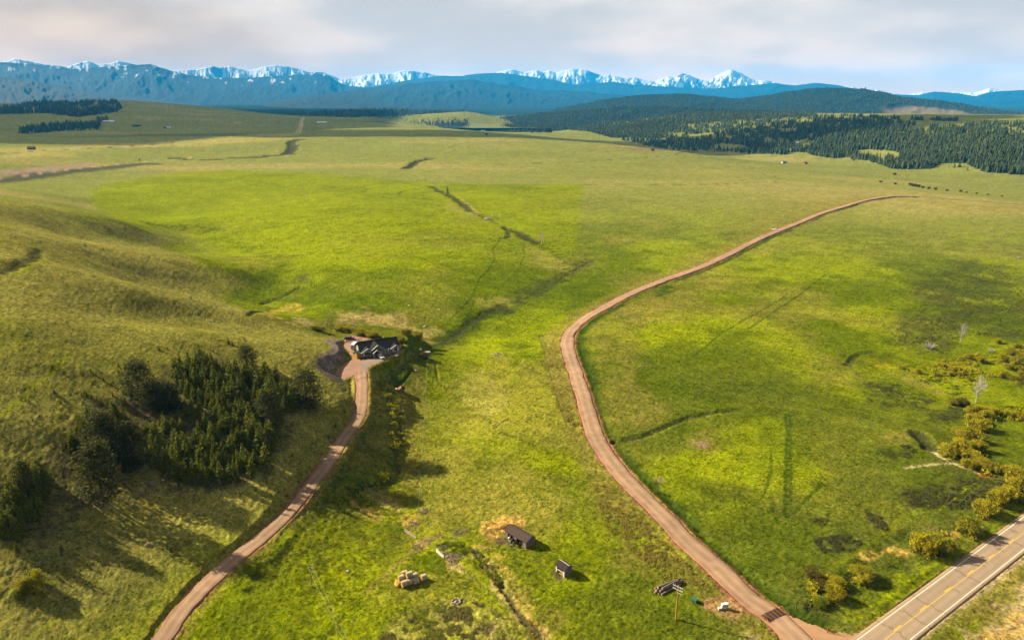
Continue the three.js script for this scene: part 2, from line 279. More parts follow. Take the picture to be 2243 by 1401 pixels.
// the bench field
G(14, 0.6, 'hill', '1150,540 1185,540 1240,570 1250,590 1200,595 1160,565', { mot: 0.4 });
G(12, 0.7, 'sage', '1195,600 1230,595 1235,612 1180,645 1130,660 1085,665 1130,635', { mot: 0.6 });
G(10, 0.6, 'hill', '970,440 1010,445 1042,462 1050,480 1010,475 975,455', { mot: 0.5 });
G(8, 0.6, 'hill', '1045,655 1120,650 1150,662 1060,672', { mot: 0.6 });
G(10, 0.7, 'lushD', '640,640 700,625 780,650 840,668 740,676 690,668', { mot: 0.5 });
G(10, 0.55, 'verge', '285,480 330,486 400,490 470,500 480,512 420,508 340,496', { mot: 0.8 });
G(12, 0.45, 'verge', '490,520 560,540 640,560 620,580 540,560', { mot: 0.8 });
G(6, 0.7, 'earth', '650,612 670,605 678,612 660,620', { mot: 0.4 });
L(0.9, 0.75, 'verge', '1092,522 1060,523 1000,521 940,526 900,528', { rag: 0.6 });
L(1.0, 0.6, 'verge', '1095,525 1080,545 1085,565 1070,590 1050,610 1042,630 1035,650 1005,680 985,700', { rag: 0.8 });
L(0.8, 0.5, 'verge', '1147,530 1148,562 1135,590 1115,612 1102,625', { rag: 0.8 });
L(1.5, 0.6, 'verge', '840,432 880,432 920,433 940,438', { rag: 1 }); L(1.6, 0.6, 'verge', '845,426 870,425 890,415', { rag: 1 });
L(1.6, 0.7, 'straw', '945,412 975,425 1005,432 1030,450 1045,470', { rag: 0.8 });
// right-hand field
G(9, 0.55, 'dry', '1270,720 1300,700 1360,672 1420,650 1480,625 1560,610 1600,618 1540,650 1480,672 1420,690 1400,760 1420,800 1380,830 1330,800 1290,760', { mot: 0.6 });
G(9, 0.5, 'dry', '1300,840 1380,830 1420,860 1460,900 1420,930 1350,930 1315,900', { mot: 0.6 });
G(5, 0.6, 'dry', '1500,952 1540,945 1560,968 1545,985 1515,975', { mot: 0.6 });
G(4, 0.8, 'pink', '1525,962 1545,968 1545,985 1535,982', { mot: 0.5 });
G(2, 0.7, 'pink', '1438,1045 1450,1044 1452,1056 1440,1058', { mot: 0.4 });
G(7, 0.85, 'verge', '1428,640 1455,624 1480,622 1484,632 1460,645 1440,648', { mot: 0.2 });
G(14, 0.45, 'verge', '1300,700 1360,690 1420,715 1400,720', { mot: 0.5 });
L(1.1, 0.6, 'verge', '1375,955 1420,945 1470,925 1510,908 1560,900 1622,893', { rag: 0.7 });
L(0.8, 0.7, 'bright', '1380,964 1430,952 1480,930 1520,914 1600,902', { rag: 0.7 });
L(1.0, 0.75, 'verge', '1722,905 1724,960 1722,1040 1722,1130', { rag: 0.5 }); L(1.0, 0.7, 'verge', '1730,905 1733,960 1732,1040 1733,1125 1800,1060', { rag: 0.5 });
L(0.8, 0.6, 'verge', '1690,990 1688,1040 1670,1090', { rag: 0.6 });
L(1.0, 0.6, 'verge', '1640,720 1700,680 1760,640 1810,600', { rag: 0.8 }); L(1, 0.6, 'verge', '1520,780 1580,730 1650,690 1720,650', { rag: 0.8 });
// sagebrush and wet ground at the right
G(16, 0.6, 'sage', '1990,640 2040,610 2110,570 2180,580 2210,600 2243,640 2260,700 2243,740 2150,735 2060,750 1990,760 1950,730 1990,700 2020,680', { mot: 0.8 });
G(9, 0.5, 'sage', '1955,745 2040,735 2100,760 2080,775 2000,775', { mot: 0.8 });
G(5, 0.4, 'sage', '1880,840 1940,835 2000,850 2050,880 2020,900 1960,895 1900,880', { mot: 1 });
G(3, 0.6, 'sage', '2035,905 2070,890 2110,895 2115,912 2070,930 2040,925', { mot: 0.4 });
G(4, 0.42, 'sage', '1970,1080 2040,1060 2120,1045 2200,1050 2220,1070 2160,1110 2080,1115 2000,1110', { mot: 0.7 });
G(3, 0.4, 'sage', '1780,1180 1850,1170 1890,1185 1880,1205 1800,1210', { mot: 0.7 });
G(3, 0.35, 'sage', '1890,1110 1930,1130 1950,1165 1910,1150', { mot: 0.9 });
G(3, 0.7, 'yellow', '1895,785 1930,790 1960,805 1945,815 1905,798', { mot: 0.5 });
G(4, 0.6, 'dry', '1950,810 2000,820 2060,850 2080,870 2030,860 1960,825', { mot: 0.6 });
G(4, 0.6, 'yellow', '2060,790 2110,790 2150,805 2110,812 2070,805', { mot: 0.6 });
G(4, 0.6, 'lushD', '2085,750 2140,752 2180,775 2110,780', { mot: 0.3 });
G(5, 0.55, 'dry', '1940,955 1990,945 2020,958 2000,975 1950,985', { mot: 0.6 });
G(4, 0.8, 'lushD', '1930,975 1990,965 2030,985 2010,1005 1940,1005', { mot: 0.5 });
L(1.1, 0.95, 'pale', '2026,976 2045,990 2070,1005 2100,1018 2130,1030 2165,1044', { rag: 0.5 });
L(0.9, 0.8, 'pale', '1985,1025 2020,1020 2055,1016 2095,1015', { rag: 0.8 });
G(1.6, 0.95, 'red', '2148,1035 2168,1038 2172,1042 2150,1041', { c: [0.42, 0.1, 0.012] });
G(4, 0.6, 'dry', '2170,1040 2230,1050 2260,1065 2190,1055', { mot: 0.4 });
G(3, 0.9, 'gold', '1890,1210 1910,1202 1960,1202 1985,1205 1960,1216 1930,1220 1895,1225', { mot: 0.4 });
G(2.5, 0.85, 'gold', '2070,1165 2095,1160 2110,1172 2090,1180', { mot: 0.4 }); G(2, 0.8, 'gold', '2158,1138 2178,1134 2180,1144', { mot: 0.4 });
L(1.4, 0.5, 'lush', '1830,1240 1870,1215 1960,1150 2060,1085', { rag: 0.8 });
L(0.6, 0.7, 'bright', '2060,1115 2100,1085 2140,1055', { rag: 0.5 });
G(4, 0.75, 'bright', '1830,1340 1900,1310 1960,1260 2040,1225 2100,1200 2180,1150 2243,1105 2243,1125 2150,1190 2050,1265 1960,1330 1900,1375 1850,1375', { mot: 0.5 });
G(3, 0.6, 'verge', '1790,1330 1830,1350 1860,1370 1830,1375 1780,1350 1740,1330', { mot: 0.6 });
G(4, 0.85, 'lushD', '1885,1275 1925,1270 1935,1285 1900,1290', { mot: 0.3 });
G(3, 0.8, 'dry', '2030,1395 2100,1340 2180,1280 2243,1230 2243,1290 2180,1350 2120,1401', { mot: 0.7 });
G(3, 0.9, 'lush', '2080,1385 2120,1350 2150,1350 2140,1380 2100,1401', { mot: 0.6 });
G(4, 0.95, 'tan', '2140,1410 2160,1370 2200,1330 2260,1290 2320,1300 2300,1420', { mot: 0.35 });
G(3, 0.7, 'gold', '2150,1401 2200,1360 2260,1320 2280,1400', { mot: 0.8 });
L(2.2, 0.8, 'tan', '1930,1432 1990,1401 2100,1320 2243,1212 2400,1095', { rag: 0.5 }); L(1.4, 0.55, 'tan', '1800,1450 1885,1394 2000,1308 2243,1127 2400,1010', { rag: 0.5 });
// beside the gravel road, near the cattle guard
G(2, 0.8, 'bright', '1620,1401 1665,1362 1690,1365 1710,1400 1660,1420', { mot: 0.5 }); G(2, 0.8, 'pale', '1625,1401 1650,1385 1668,1390 1655,1410', { mot: 0.6 });
G(3, 0.6, 'bright', '1640,1290 1680,1300 1720,1335 1740,1345 1715,1335', { mot: 0.5 });
// the far plain
G(90, 0.8, 'straw', '-40,325 120,318 260,312 450,305 600,300 640,303 420,318 250,325 0,345', { mot: 0.15, c: [0.24, 0.205, 0.055] });  // sunlit strip beside the cloud shade, put into the ground colour as pale yellow
G(60, 0.5, 'straw', '470,300 560,296 640,292 650,298 560,303', { mot: 0.15, c: [0.24, 0.205, 0.055] });  // smaller lit patch within the cloud shade, likewise painted paler
G(14, 0.9, 'pink', '-20,388 0,374 80,366 150,362 200,356 215,362 120,374 0,390', { c: [0.22, 0.15, 0.12], mot: 0.3 });
L(30, 0.9, 'dark', '-20,398 60,388 150,376 250,366 330,358', { rag: 0.4, c: [0.05, 0.05, 0.03] });
L(3.5, 0.8, 'tan', '-20,392 60,384 150,371 250,361 340,351 420,345', { rag: 0.3 });
L(5, 0.8, 'dark', '0,336 100,329 250,321 400,310', { rag: 0.3, c: [0.07, 0.065, 0.05] });
L(8, 0.8, 'pale', '656,291 660,275 664,258', { rag: 0.4 }); L(5, 0.6, 'pale', '648,291 660,258', { rag: 0.4 });
L(5, 0.8, 'dark', '1120,359 1200,357 1300,353 1400,346 1480,340 1515,336', { rag: 0.6, c: [0.08, 0.075, 0.03] });
L(4, 0.45, 'dark', '750,357 850,359 1000,357 1120,360', { rag: 0.8, c: [0.08, 0.075, 0.03] });
G(16, 0.85, 'soil', '1340,322 1400,324 1465,328 1470,331 1400,330', { c: [0.14, 0.095, 0.06], mot: 0.4 });
L(3, 0.5, 'verge', '1280,404 1400,404 1560,404 1700,398', { rag: 1 });
L(9, 0.7, 'pale', '300,262 420,262 640,275', { rag: 0.8, a: 0.35 }); L(14, 0.8, 'dark', '355,266 410,266', { rag: 0.5 });
L(3, 0.6, 'tan', '2000,431 2060,434 2130,440 2243,448', { rag: 0.5 });
G(30, 0.5, 'dry', '1700,440 1850,425 1960,432 1880,450 1800,480 1700,520 1650,545 1560,590 1500,600 1600,540', { mot: 0.6 });
G(30, 0.5, 'dry', '1990,436 2100,442 2243,455 2260,470 2100,455', { mot: 0.4 });
// hillside
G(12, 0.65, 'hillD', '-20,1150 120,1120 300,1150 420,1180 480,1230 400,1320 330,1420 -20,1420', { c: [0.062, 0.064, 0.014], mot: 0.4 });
L(1.2, 0.6, 'bright', '0,910 30,890 75,845 130,795 150,775', { rag: 0.6 });
L(1.5, 0.8, 'bright', '85,548 92,560 60,590 20,605', { rag: 0.5 });
G(4, 0.8, 'earth', '130,965 200,890 270,865 370,805 480,785 560,810 670,845 690,890 640,920 615,985 590,1050 450,1085 300,1045 200,1110 100,1190 -20,1190 -20,1080 60,1040', { c: [0.05, 0.044, 0.02], mot: 0.45 });  // stand floor: tree shade painted into the colour, over dark needle litter
G(2.5, 0.85, 'earth', '268,860 290,870 320,895 345,915 330,925 300,900 270,880', { mot: 0.4 });
G(3, 0.6, 'soil', '250,1085 285,1060 340,1040 375,1055 330,1075 280,1100 225,1112 195,1105', { mot: 0.6 });
for (const s of ['688,738 690,750 668,790 655,815 640,830', '700,735 690,752 675,782', '672,742 664,760 645,785 630,812', '650,760 640,780 632,800 620,815', '700,728 705,740 702,752', '640,770 622,795 610,812']) L(0.45, 0.7, 'dry', s, { rag: 1.2 });
L(0.5, 0.6, 'bright', '55,1400 100,1370 150,1345 200,1335', { rag: 0.8 }); L(0.5, 0.5, 'bright', '90,1285 150,1255 200,1225', { rag: 0.8 });

// brushy drainage from the top of the bench down to the culvert
L(5, 0.65, 'sage', '945,408 975,425 1010,445 1045,470 1080,485 1105,500', { rag: 1.5, mot: 0.7 }); L(4, 0.6, 'verge', '1105,500 1140,512 1170,530 1200,548 1240,572 1262,585', { rag: 1.6, mot: 0.7 });
L(6, 0.8, 'sage', '1290,572 1262,588 1235,602 1205,622 1180,642 1140,658 1100,668', { rag: 1.5, mot: 0.6 }); L(5, 0.75, 'verge', '1120,682 1080,684 1040,700 1010,722 985,742 958,762 940,775', { rag: 1.4, mot: 0.5 });
L(1.2, 0.8, 'dark', '1290,572 1262,588 1240,600 1222,612', { rag: 1.2, mot: 0.6 }); L(2, 0.7, 'dark', '1010,722 985,740 965,755', { rag: 1.2 });
L(3, 0.6, 'verge', '945,775 925,790 905,808 890,828 876,846 862,880 862,915 878,948 866,975 866,1010 872,1035 850,1056 800,1078 770,1098', { rag: 1.3, mot: 0.5 });
const HILL = groundLine('340,1440 340,1401 560,1172 690,1030 776,905 774,845 735,800 745,752 719,741 640,714 560,692 522,662 576,629 501,599 430,580 366,551 391,526 330,507 274,492 167,477 120,452 60,420 0,402 -150,400 -400,640 -500,1000 -400,1440'), hillB = bounds(HILL, 12);
const FIELD = groundLine('205,412 260,398 410,376 500,373 650,378 830,391 975,403 1277,403 1262,520 1237,700 1228,755 1262,880 1293,965 1400,1070 1560,1230 1666,1350 1612,1401 1500,1480 1250,1460 1190,1401 1050,1285 915,1178 925,960 938,772 977,735 977,704 885,678 785,672 722,686 640,640 495,546 390,510 272,485 203,438');
const fieldB = bounds(FIELD, 30);
const mix3 = (o, c, m) => { o[0] += (c[0] - o[0]) * m; o[1] += (c[1] - o[1]) * m; o[2] += (c[2] - o[2]) * m; };
const col = [0, 0, 0];
function ground(x, z, h) {                                        // colour into col; returns how tussocky the place is
  const D = Math.hypot(x, z);
  const n1 = fbm(x / 75 + 3, z / 75, 3), n2 = fbm(x / 16, z / 16 + 9, 3), n3 = vn(x / 3.1, z / 3.1), n4 = vn(x / 0.9, z / 0.9);
  let tuss = 1;
  // grassland at large: lush on the flats, olive on the hill, pale on the plain
  const far = ss(450, 1050, D), hillM = h > 2.5 && within(hillB, x, z) ? ss(2.5, 7, h) * (1 - ss(-8, 8, polyDist(HILL, x, z))) : 0;
  const g = clamp(0.5 + 0.2 * ss(300, 800, D) + (n1 - 0.5) * 1.3 + (n2 - 0.5) * 0.7, 0, 1);
  col[0] = lerp(C.lushD[0], C.lush[0], g); col[1] = lerp(C.lushD[1], C.lush[1], g); col[2] = 0.0018;
  const near = 1 - ss(220, 420, D); col[0] *= 1 + 0.1 * near; col[1] *= 1 - 0.06 * near; col[2] += 0.006 * near;
  mix3(col, C.bright, ss(0.55, 0.85, g) * 0.75);
  mix3(col, C.dry, ss(0.48, 0.7, fbm(x / 45 + 40, z / 45 + 3, 4)) * (0.42 + 0.2 * near)); mix3(col, C.lushD, ss(0.5, 0.72, fbm(x / 33 + 70, z / 33 + 13, 4)) * 0.5 * (1 - 0.8 * ss(250, 600, D)));
  let inF = 0;
  if (within(fieldB, x, z)) { const d = polyDist(FIELD, x, z); inF = 1 - ss(-3, 3, d); }
  if (hillM > 0.002) { const e = [lerp(C.hillD[0], C.hill[0], g), lerp(C.hillD[1], C.hill[1], g), lerp(C.hillD[2], C.hill[2], g)]; mix3(e, C.bright, ss(0.6, 0.8, fbm(x / 60 + 9, z / 60 + 4, 3)) * 0.3); mix3(col, e, hillM); }
  if (far > 0) { const q = fbm(x / 260, z / 120, 4); const e = [lerp(C.plainD[0], C.plain[0], q), lerp(C.plainD[1], C.plain[1], q), lerp(C.plainD[2], C.plain[2], q)]; mix3(e, C.straw, ss(0.58, 0.8, fbm(x / 500 + 5, z / 260, 3)) * 0.4); mix3(col, e, far * (1 - inF * 0.9)); }
  mix3(col, [0.02, 0.032, 0.018], ss(5900, 7200, D));
  if (inF > 0) mix3(col, C.bright, inF * (0.22 + 0.52 * ss(350, 800, D)) * (0.45 + 0.55 * g));
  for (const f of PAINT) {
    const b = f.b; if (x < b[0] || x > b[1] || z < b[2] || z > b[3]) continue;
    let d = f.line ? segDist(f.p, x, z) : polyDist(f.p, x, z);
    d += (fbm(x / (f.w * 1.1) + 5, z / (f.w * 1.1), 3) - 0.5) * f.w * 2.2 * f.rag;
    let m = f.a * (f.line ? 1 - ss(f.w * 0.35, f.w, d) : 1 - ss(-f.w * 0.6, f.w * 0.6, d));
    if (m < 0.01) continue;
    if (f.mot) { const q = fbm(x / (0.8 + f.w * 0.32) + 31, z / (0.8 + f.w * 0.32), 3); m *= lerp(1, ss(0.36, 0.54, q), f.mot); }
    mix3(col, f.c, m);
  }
  // verges, ditches and bare edges along the roads
  if (within(roadB, x, z)) {
    const d = segDist(ROAD, x, z, hit), r = d - ROAD_HW + (n3 - 0.5) * 1.6 + (n4 - 0.5) * 0.7, k = vn(hit.i / 6, 3);
    if (hit.side > 0) mix3(col, C.verge, ss(1.2, 2.2, r) * (1 - ss(4, 7.5, r)) * (0.35 + 0.6 * ss(0.3, 0.6, k)));
    else mix3(col, C.dry, ss(1, 2.5, r) * (1 - ss(5, 11, r)) * 0.55);
    mix3(col, C.red, 1 - ss(0.5, 1.5, r));
  }
  if (within(driveB, x, z)) { const d = segDist(DRIVE, x, z) - DRIVE_HW + (n3 - 0.5) * 1.2; mix3(col, C.dry, ss(0.4, 1, d) * (1 - ss(1.5, 3.5, d)) * 0.6); mix3(col, C.red, 1 - ss(0.1, 0.8, d)); }
  if (within(padB, x, z)) { const up = h - 8; const d = polyDist(PAD, x, z); if (d > 0.3 && up > 0.3 && up < 9 && d < 9) { const q = 0.7 + 0.8 * fbm(x / 0.8, z / 0.8, 3); mix3(col, [0.115 * q, 0.09 * q, 0.07 * q], ss(0.3, 0.9, up) * (1 - ss(7.5, 9, d))); tuss = 0.4; } mix3(col, C.tan, (1 - ss(-0.6, 0.8, polyDist(YARD, x, z))) * 0.9); }
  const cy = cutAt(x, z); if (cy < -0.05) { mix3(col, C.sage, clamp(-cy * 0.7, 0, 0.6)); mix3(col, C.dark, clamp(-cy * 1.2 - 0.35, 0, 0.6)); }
  // grain
  const k = (1 + (n3 - 0.5) * 0.28 * (1 - 0.5 * far) + (n4 - 0.5) * 0.36 * (1 - ss(200, 600, D)) + (vn(x / 9 + 7, z / 7) - 0.5) * 0.24) * (1 + (h2(Math.round(x * 7), Math.round(z * 7)) - 0.5) * (0.34 - 0.2 * far));
  col[0] *= k; col[1] *= k; col[2] *= k;
  return tuss;
}

// ---------------------------------------------------------------- the ground: one sheet to the horizon, finer where one stands nearer
const sharedKind = (o, kind) => { o.userData.kind = kind; return o; };
const grain = (() => {                                             // grain of grass: blades, tufts and thin spots, 64 m to a repeat
  const N = 1024, data = new Uint8Array(N * N * 4), tile = (x, y, p) => { const ix = Math.floor(x), iy = Math.floor(y); let fx = x - ix, fy = y - iy; fx *= fx * (3 - 2 * fx); fy *= fy * (3 - 2 * fy); const w = (a) => ((a % p) + p) % p, a = h2(w(ix), w(iy) + 911), b = h2(w(ix + 1), w(iy) + 911), c = h2(w(ix), w(iy + 1) + 911), d = h2(w(ix + 1), w(iy + 1) + 911); return a + (b - a) * fx + (c - a) * fy + (a - b - c + d) * fx * fy; };
  for (let j = 0; j < N; j++) for (let i = 0; i < N; i++) {
    const u = i / N, v = j / N, a = tile(u * 256, v * 256, 256), b = tile(u * 110 + 3, v * 110, 110), c = tile(u * 40, v * 40 + 7, 40), d = tile(u * 18, v * 18, 18), e = h2(i + 5000, j);
    let k = 1 + (a - 0.5) * 0.65 + (b - 0.5) * 0.52 + (c - 0.5) * 0.24 + (d - 0.5) * 0.16 + (e - 0.5) * 0.3; if (a + b > 1.42) k += 0.22; if (a + b < 0.52) k -= 0.2; k = clamp(k, 0.3, 1.5);
    const w = (b - 0.5) * 0.16 + (c - 0.5) * 0.12, o = (j * N + i) * 4; data[o] = clamp(k * (1 + w), 0, 1.5) * 170; data[o + 1] = clamp(k, 0, 1.5) * 170; data[o + 2] = clamp(k * (1 + w), 0, 1.5) * 170; data[o + 3] = 255;
  }
  const t = new THREE.DataTexture(data, N, N); t.wrapS = t.wrapT = THREE.RepeatWrapping; t.repeat.set(1 / 64, 1 / 64); t.magFilter = THREE.LinearFilter; t.needsUpdate = true; return t;
})();
const GROUND = (() => {
  const az = [], rr = [];
  for (let a = -180; a < -42; a += 4) az.push(a); for (let a = -42; a <= 42.0001; a += 0.085) az.push(a); for (let a = 46; a <= 180; a += 4) az.push(a);
  for (let e = 80; e > 50; e -= 6) rr.push(CAM_H / Math.tan(e * Math.PI / 180)); for (let e = 50; e > 1.2; e -= 0.075) rr.push(CAM_H / Math.tan(e * Math.PI / 180));
  for (let r = rr.at(-1) * 1.06; r < 30000; r *= 1.06) rr.push(r);
  const W = az.length, H = rr.length, pos = new Float32Array(W * H * 3), cols = new Float32Array(W * H * 3), uv = new Float32Array(W * H * 2), idx = new Uint32Array((W - 1) * (H - 1) * 6);
  for (let j = 0, o = 0; j < H; j++) for (let i = 0; i < W; i++, o++) {
    const a = az[i] * Math.PI / 180, r = rr[j], x = Math.sin(a) * r, z = -Math.cos(a) * r;
    const core = Math.abs(az[i]) < 42.1 && r > 95;
    let h = level(x, z);
    let t = 0; col[0] = C.plain[0]; col[1] = C.plain[1]; col[2] = C.plain[2];
    if (core) {
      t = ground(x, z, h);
      const [m, ditch] = r < 1400 ? bed(x, z) : [0, 0];
      const amp = (1 - ss(700, 1500, r)) * t * (1 - m);
      h += (fbm(x / 1.1, z / 1.1, 3) - 0.5) * 0.42 * amp + (h2(Math.round(x * 9), Math.round(z * 9)) - 0.5) * 0.09 * amp + (vn(x / 6, z / 6) - 0.5) * 0.2 * amp + (fbm(x / 22, z / 22, 2) - 0.5) * 0.6 * (1 - ss(900, 2000, r)) * (1 - m) + (fbm(x / 130, z / 90, 3) - 0.5) * 5 * ss(900, 2000, r);
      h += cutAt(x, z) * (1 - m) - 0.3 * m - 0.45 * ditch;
    }
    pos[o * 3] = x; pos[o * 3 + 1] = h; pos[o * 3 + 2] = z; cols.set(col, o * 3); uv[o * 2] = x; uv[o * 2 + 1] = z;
  }
  let q = 0;
  for (let j = 0; j < H - 1; j++) for (let i = 0; i < W - 1; i++) { const a = j * W + i, b = a + 1, c = a + W, d = c + 1; idx[q++] = a; idx[q++] = b; idx[q++] = d; idx[q++] = a; idx[q++] = d; idx[q++] = c; }
  const g = new THREE.BufferGeometry(); g.setAttribute('position', new THREE.BufferAttribute(pos, 3)); g.setAttribute('color', new THREE.BufferAttribute(cols, 3)); g.setAttribute('uv', new THREE.BufferAttribute(uv, 2)); g.setIndex(new THREE.BufferAttribute(idx, 1)); g.computeVertexNormals();
  const m = new THREE.Mesh(g, new THREE.MeshPhysicalMaterial({ name: 'grassland', vertexColors: true, map: grain, color: new THREE.Color().setRGB(KA * 1.5, KA * 1.5, KA * 1.5), roughness: 1, specularIntensity: 0.0 })); m.name = 'ground'; m.receiveShadow = m.castShadow = true;
  scene.add(sharedKind(m, 'structure')); return m;
})();

// ---------------------------------------------------------------- materials and small makers
const matte = (name, o = {}) => new THREE.MeshPhysicalMaterial({ name, roughness: 1, specularIntensity: 0.1, color: new THREE.Color().setRGB(KA, KA, KA), ...o });
const paintM = (name, r, g, b, rough = 0.85, o = {}) => new THREE.MeshPhysicalMaterial({ name, specularIntensity: rough >= 0.65 ? 0.12 : 1, color: new THREE.Color().setRGB(r * KA, g * KA, b * KA), roughness: rough, ...o });
const tinted = matte('tinted_earth', { vertexColors: true });
const used = new Map();
const numbered = (n) => { const k = used.get(n) ?? 0; used.set(n, k + 1); return k ? n + '_' + String(k).padStart(3, '0') : n; };
function struct(name, geo, mat, parent = scene) { const m = new THREE.Mesh(geo, mat); m.name = parent === scene ? numbered(name) : name; m.castShadow = m.receiveShadow = true; if (parent === scene) m.userData.kind = 'structure'; parent.add(m); return m; }
function geoOf(pos, idx, cols, uv) { const g = new THREE.BufferGeometry(); g.setAttribute('position', new THREE.BufferAttribute(pos instanceof Float32Array ? pos : new Float32Array(pos), 3)); if (cols) g.setAttribute('color', new THREE.BufferAttribute(new Float32Array(cols), 3)); if (uv) g.setAttribute('uv', new THREE.BufferAttribute(new Float32Array(uv), 2)); if (idx) g.setIndex(idx); g.computeVertexNormals(); return g; }
// a strip along a line: offs are places across, y(x, z, off, s) its height, c(off, s, x, z) its colour
function ribbon(pts, offs, y, c, wob = 0) {
  const pos = [], cols = [], idx = []; let s = 0;
  for (let i = 0; i < pts.length; i++) {
    const a = pts[Math.max(0, i - 1)], b = pts[Math.min(pts.length - 1, i + 1)], l = Math.hypot(b[0] - a[0], b[1] - a[1]), nx = -(b[1] - a[1]) / l, nz = (b[0] - a[0]) / l;
    if (i) s += Math.hypot(pts[i][0] - pts[i - 1][0], pts[i][1] - pts[i - 1][1]);
    for (const o of offs) { const w = wob ? o * (1 + wob * (fbm(s / 7 + (o > 0 ? 50 : 0), 3.3, 3) - 0.5) * ss(0, 2.5, Math.abs(o))) : o, x = pts[i][0] + nx * w, z = pts[i][1] + nz * w; pos.push(x, y(x, z, o, s), z); if (c) cols.push(...c(o, s, x, z)); }
  }
  const n = offs.length;
  for (let i = 0; i < pts.length - 1; i++) for (let j = 0; j < n - 1; j++) { const a = i * n + j; idx.push(a, a + 1, a + n, a + 1, a + n + 1, a + n); }
  return geoOf(pos, idx, c ? cols : null);
}
const spread = (a, b, n) => Array.from({ length: n }, (_, i) => lerp(a, b, i / (n - 1)));
const roadLift = (x, z) => 0.03 + 0.0007 * Math.max(0, Math.hypot(x, z) - 150);

// ---------------------------------------------------------------- roads
const dirt = (o, s, hw, x, z, base) => {
  const track = Math.exp(-(((Math.abs(o) - hw * 0.42) / (hw * 0.17)) ** 2)), edge = ss(hw * 0.72, hw, Math.abs(o) + (vn(x * 0.6, z * 0.6) - 0.5) * 0.8);
  const k = 0.84 + 0.22 * track + (fbm(x * 0.5, z * 0.5, 3) - 0.5) * 0.5 + (vn(x / 14, z / 14) - 0.5) * 0.22;
  return [base[0] * k * lerp(1, 0.86, edge), base[1] * k * lerp(1, 0.7, edge), base[2] * k * lerp(1, 0.62, edge)];
};
struct('gravel_road', ribbon(curve(ROAD, 1.2), [-ROAD_HW - 0.4, ...spread(-ROAD_HW, ROAD_HW, 15), ROAD_HW + 0.4], (x, z, o) => level(x, z) + roadLift(x, z) + (Math.abs(o) > ROAD_HW ? -0.5 : 0.1 * (1 - (o / ROAD_HW) ** 2)), (o, s, x, z) => dirt(o, s, ROAD_HW, x, z, [0.275, 0.178, 0.113]), 0.5), tinted);
struct('farm_track', ribbon(curve(ROAD_FAR, 6), [-2, -1, 0, 1, 2], (x, z) => level(x, z) + roadLift(x, z), (o, s, x, z) => dirt(o, s, 2, x, z, [0.22, 0.15, 0.075])), tinted);
struct('driveway', ribbon(curve(DRIVE, 0.9), [-DRIVE_HW - 0.3, ...spread(-DRIVE_HW, DRIVE_HW, 13), DRIVE_HW + 0.3], (x, z, o) => level(x, z) + 0.03 + (Math.abs(o) > DRIVE_HW ? -0.4 : 0.08 * (1 - (o / DRIVE_HW) ** 2)), (o, s, x, z) => dirt(o, s, DRIVE_HW, x, z, [0.25, 0.162, 0.104]), 0.5), tinted);
function sheet(name, poly, cell, lift, color) {                    // gravel laid over a yard
  const [x0, x1, z0, z1] = bounds(poly, 1), nx = Math.ceil((x1 - x0) / cell), nz = Math.ceil((z1 - z0) / cell), id = new Map(), pos = [], cols = [], idx = [];
  const v = (i, j) => { const k = j * 10000 + i; if (!id.has(k)) { const x = x0 + i * cell, z = z0 + j * cell; id.set(k, pos.length / 3); pos.push(x, level(x, z) + lift, z); cols.push(...color(x, z)); } return id.get(k); };
  for (let j = 0; j < nz; j++) for (let i = 0; i < nx; i++) { const x = x0 + (i + 0.5) * cell, z = z0 + (j + 0.5) * cell; if (polyDist(poly, x, z) < (fbm(x / 1.5, z / 1.5, 2) - 0.5) * 1.4) { const a = v(i, j), b = v(i + 1, j), c = v(i, j + 1), d = v(i + 1, j + 1); idx.push(a, c, b, b, c, d); } }
  return struct(name, geoOf(pos, idx, cols), tinted);
}
const paveP = groundLine('790,787 830,784 866,776 890,769 884,778 848,793 828,803 812,812 805,821 792,822 790,805');
sheet('gravel_yard', YARD, 0.4, 0.05, (x, z) => { const k = 0.85 + fbm(x / 2, z / 2, 3) * 0.35, m = 1 - ss(-1.5, 1.5, polyDist(paveP, x, z) + (vn(x / 2, z / 2) - 0.5) * 2); return [lerp(0.22, 0.185, m) * k, lerp(0.128, 0.138, m) * k, lerp(0.088, 0.112, m) * k]; });
sheet('gravel_junction', APRON, 0.4, 0.025, (x, z) => { const t = vn((x * 0.8 + z * 0.6) * 0.15, (x * 0.6 - z * 0.8) * 1.1), k = 0.85 + 0.2 * t + (fbm(x * 0.8, z * 0.8, 3) - 0.5) * 0.2; return [0.30 * k, 0.175 * k, 0.098 * k]; });
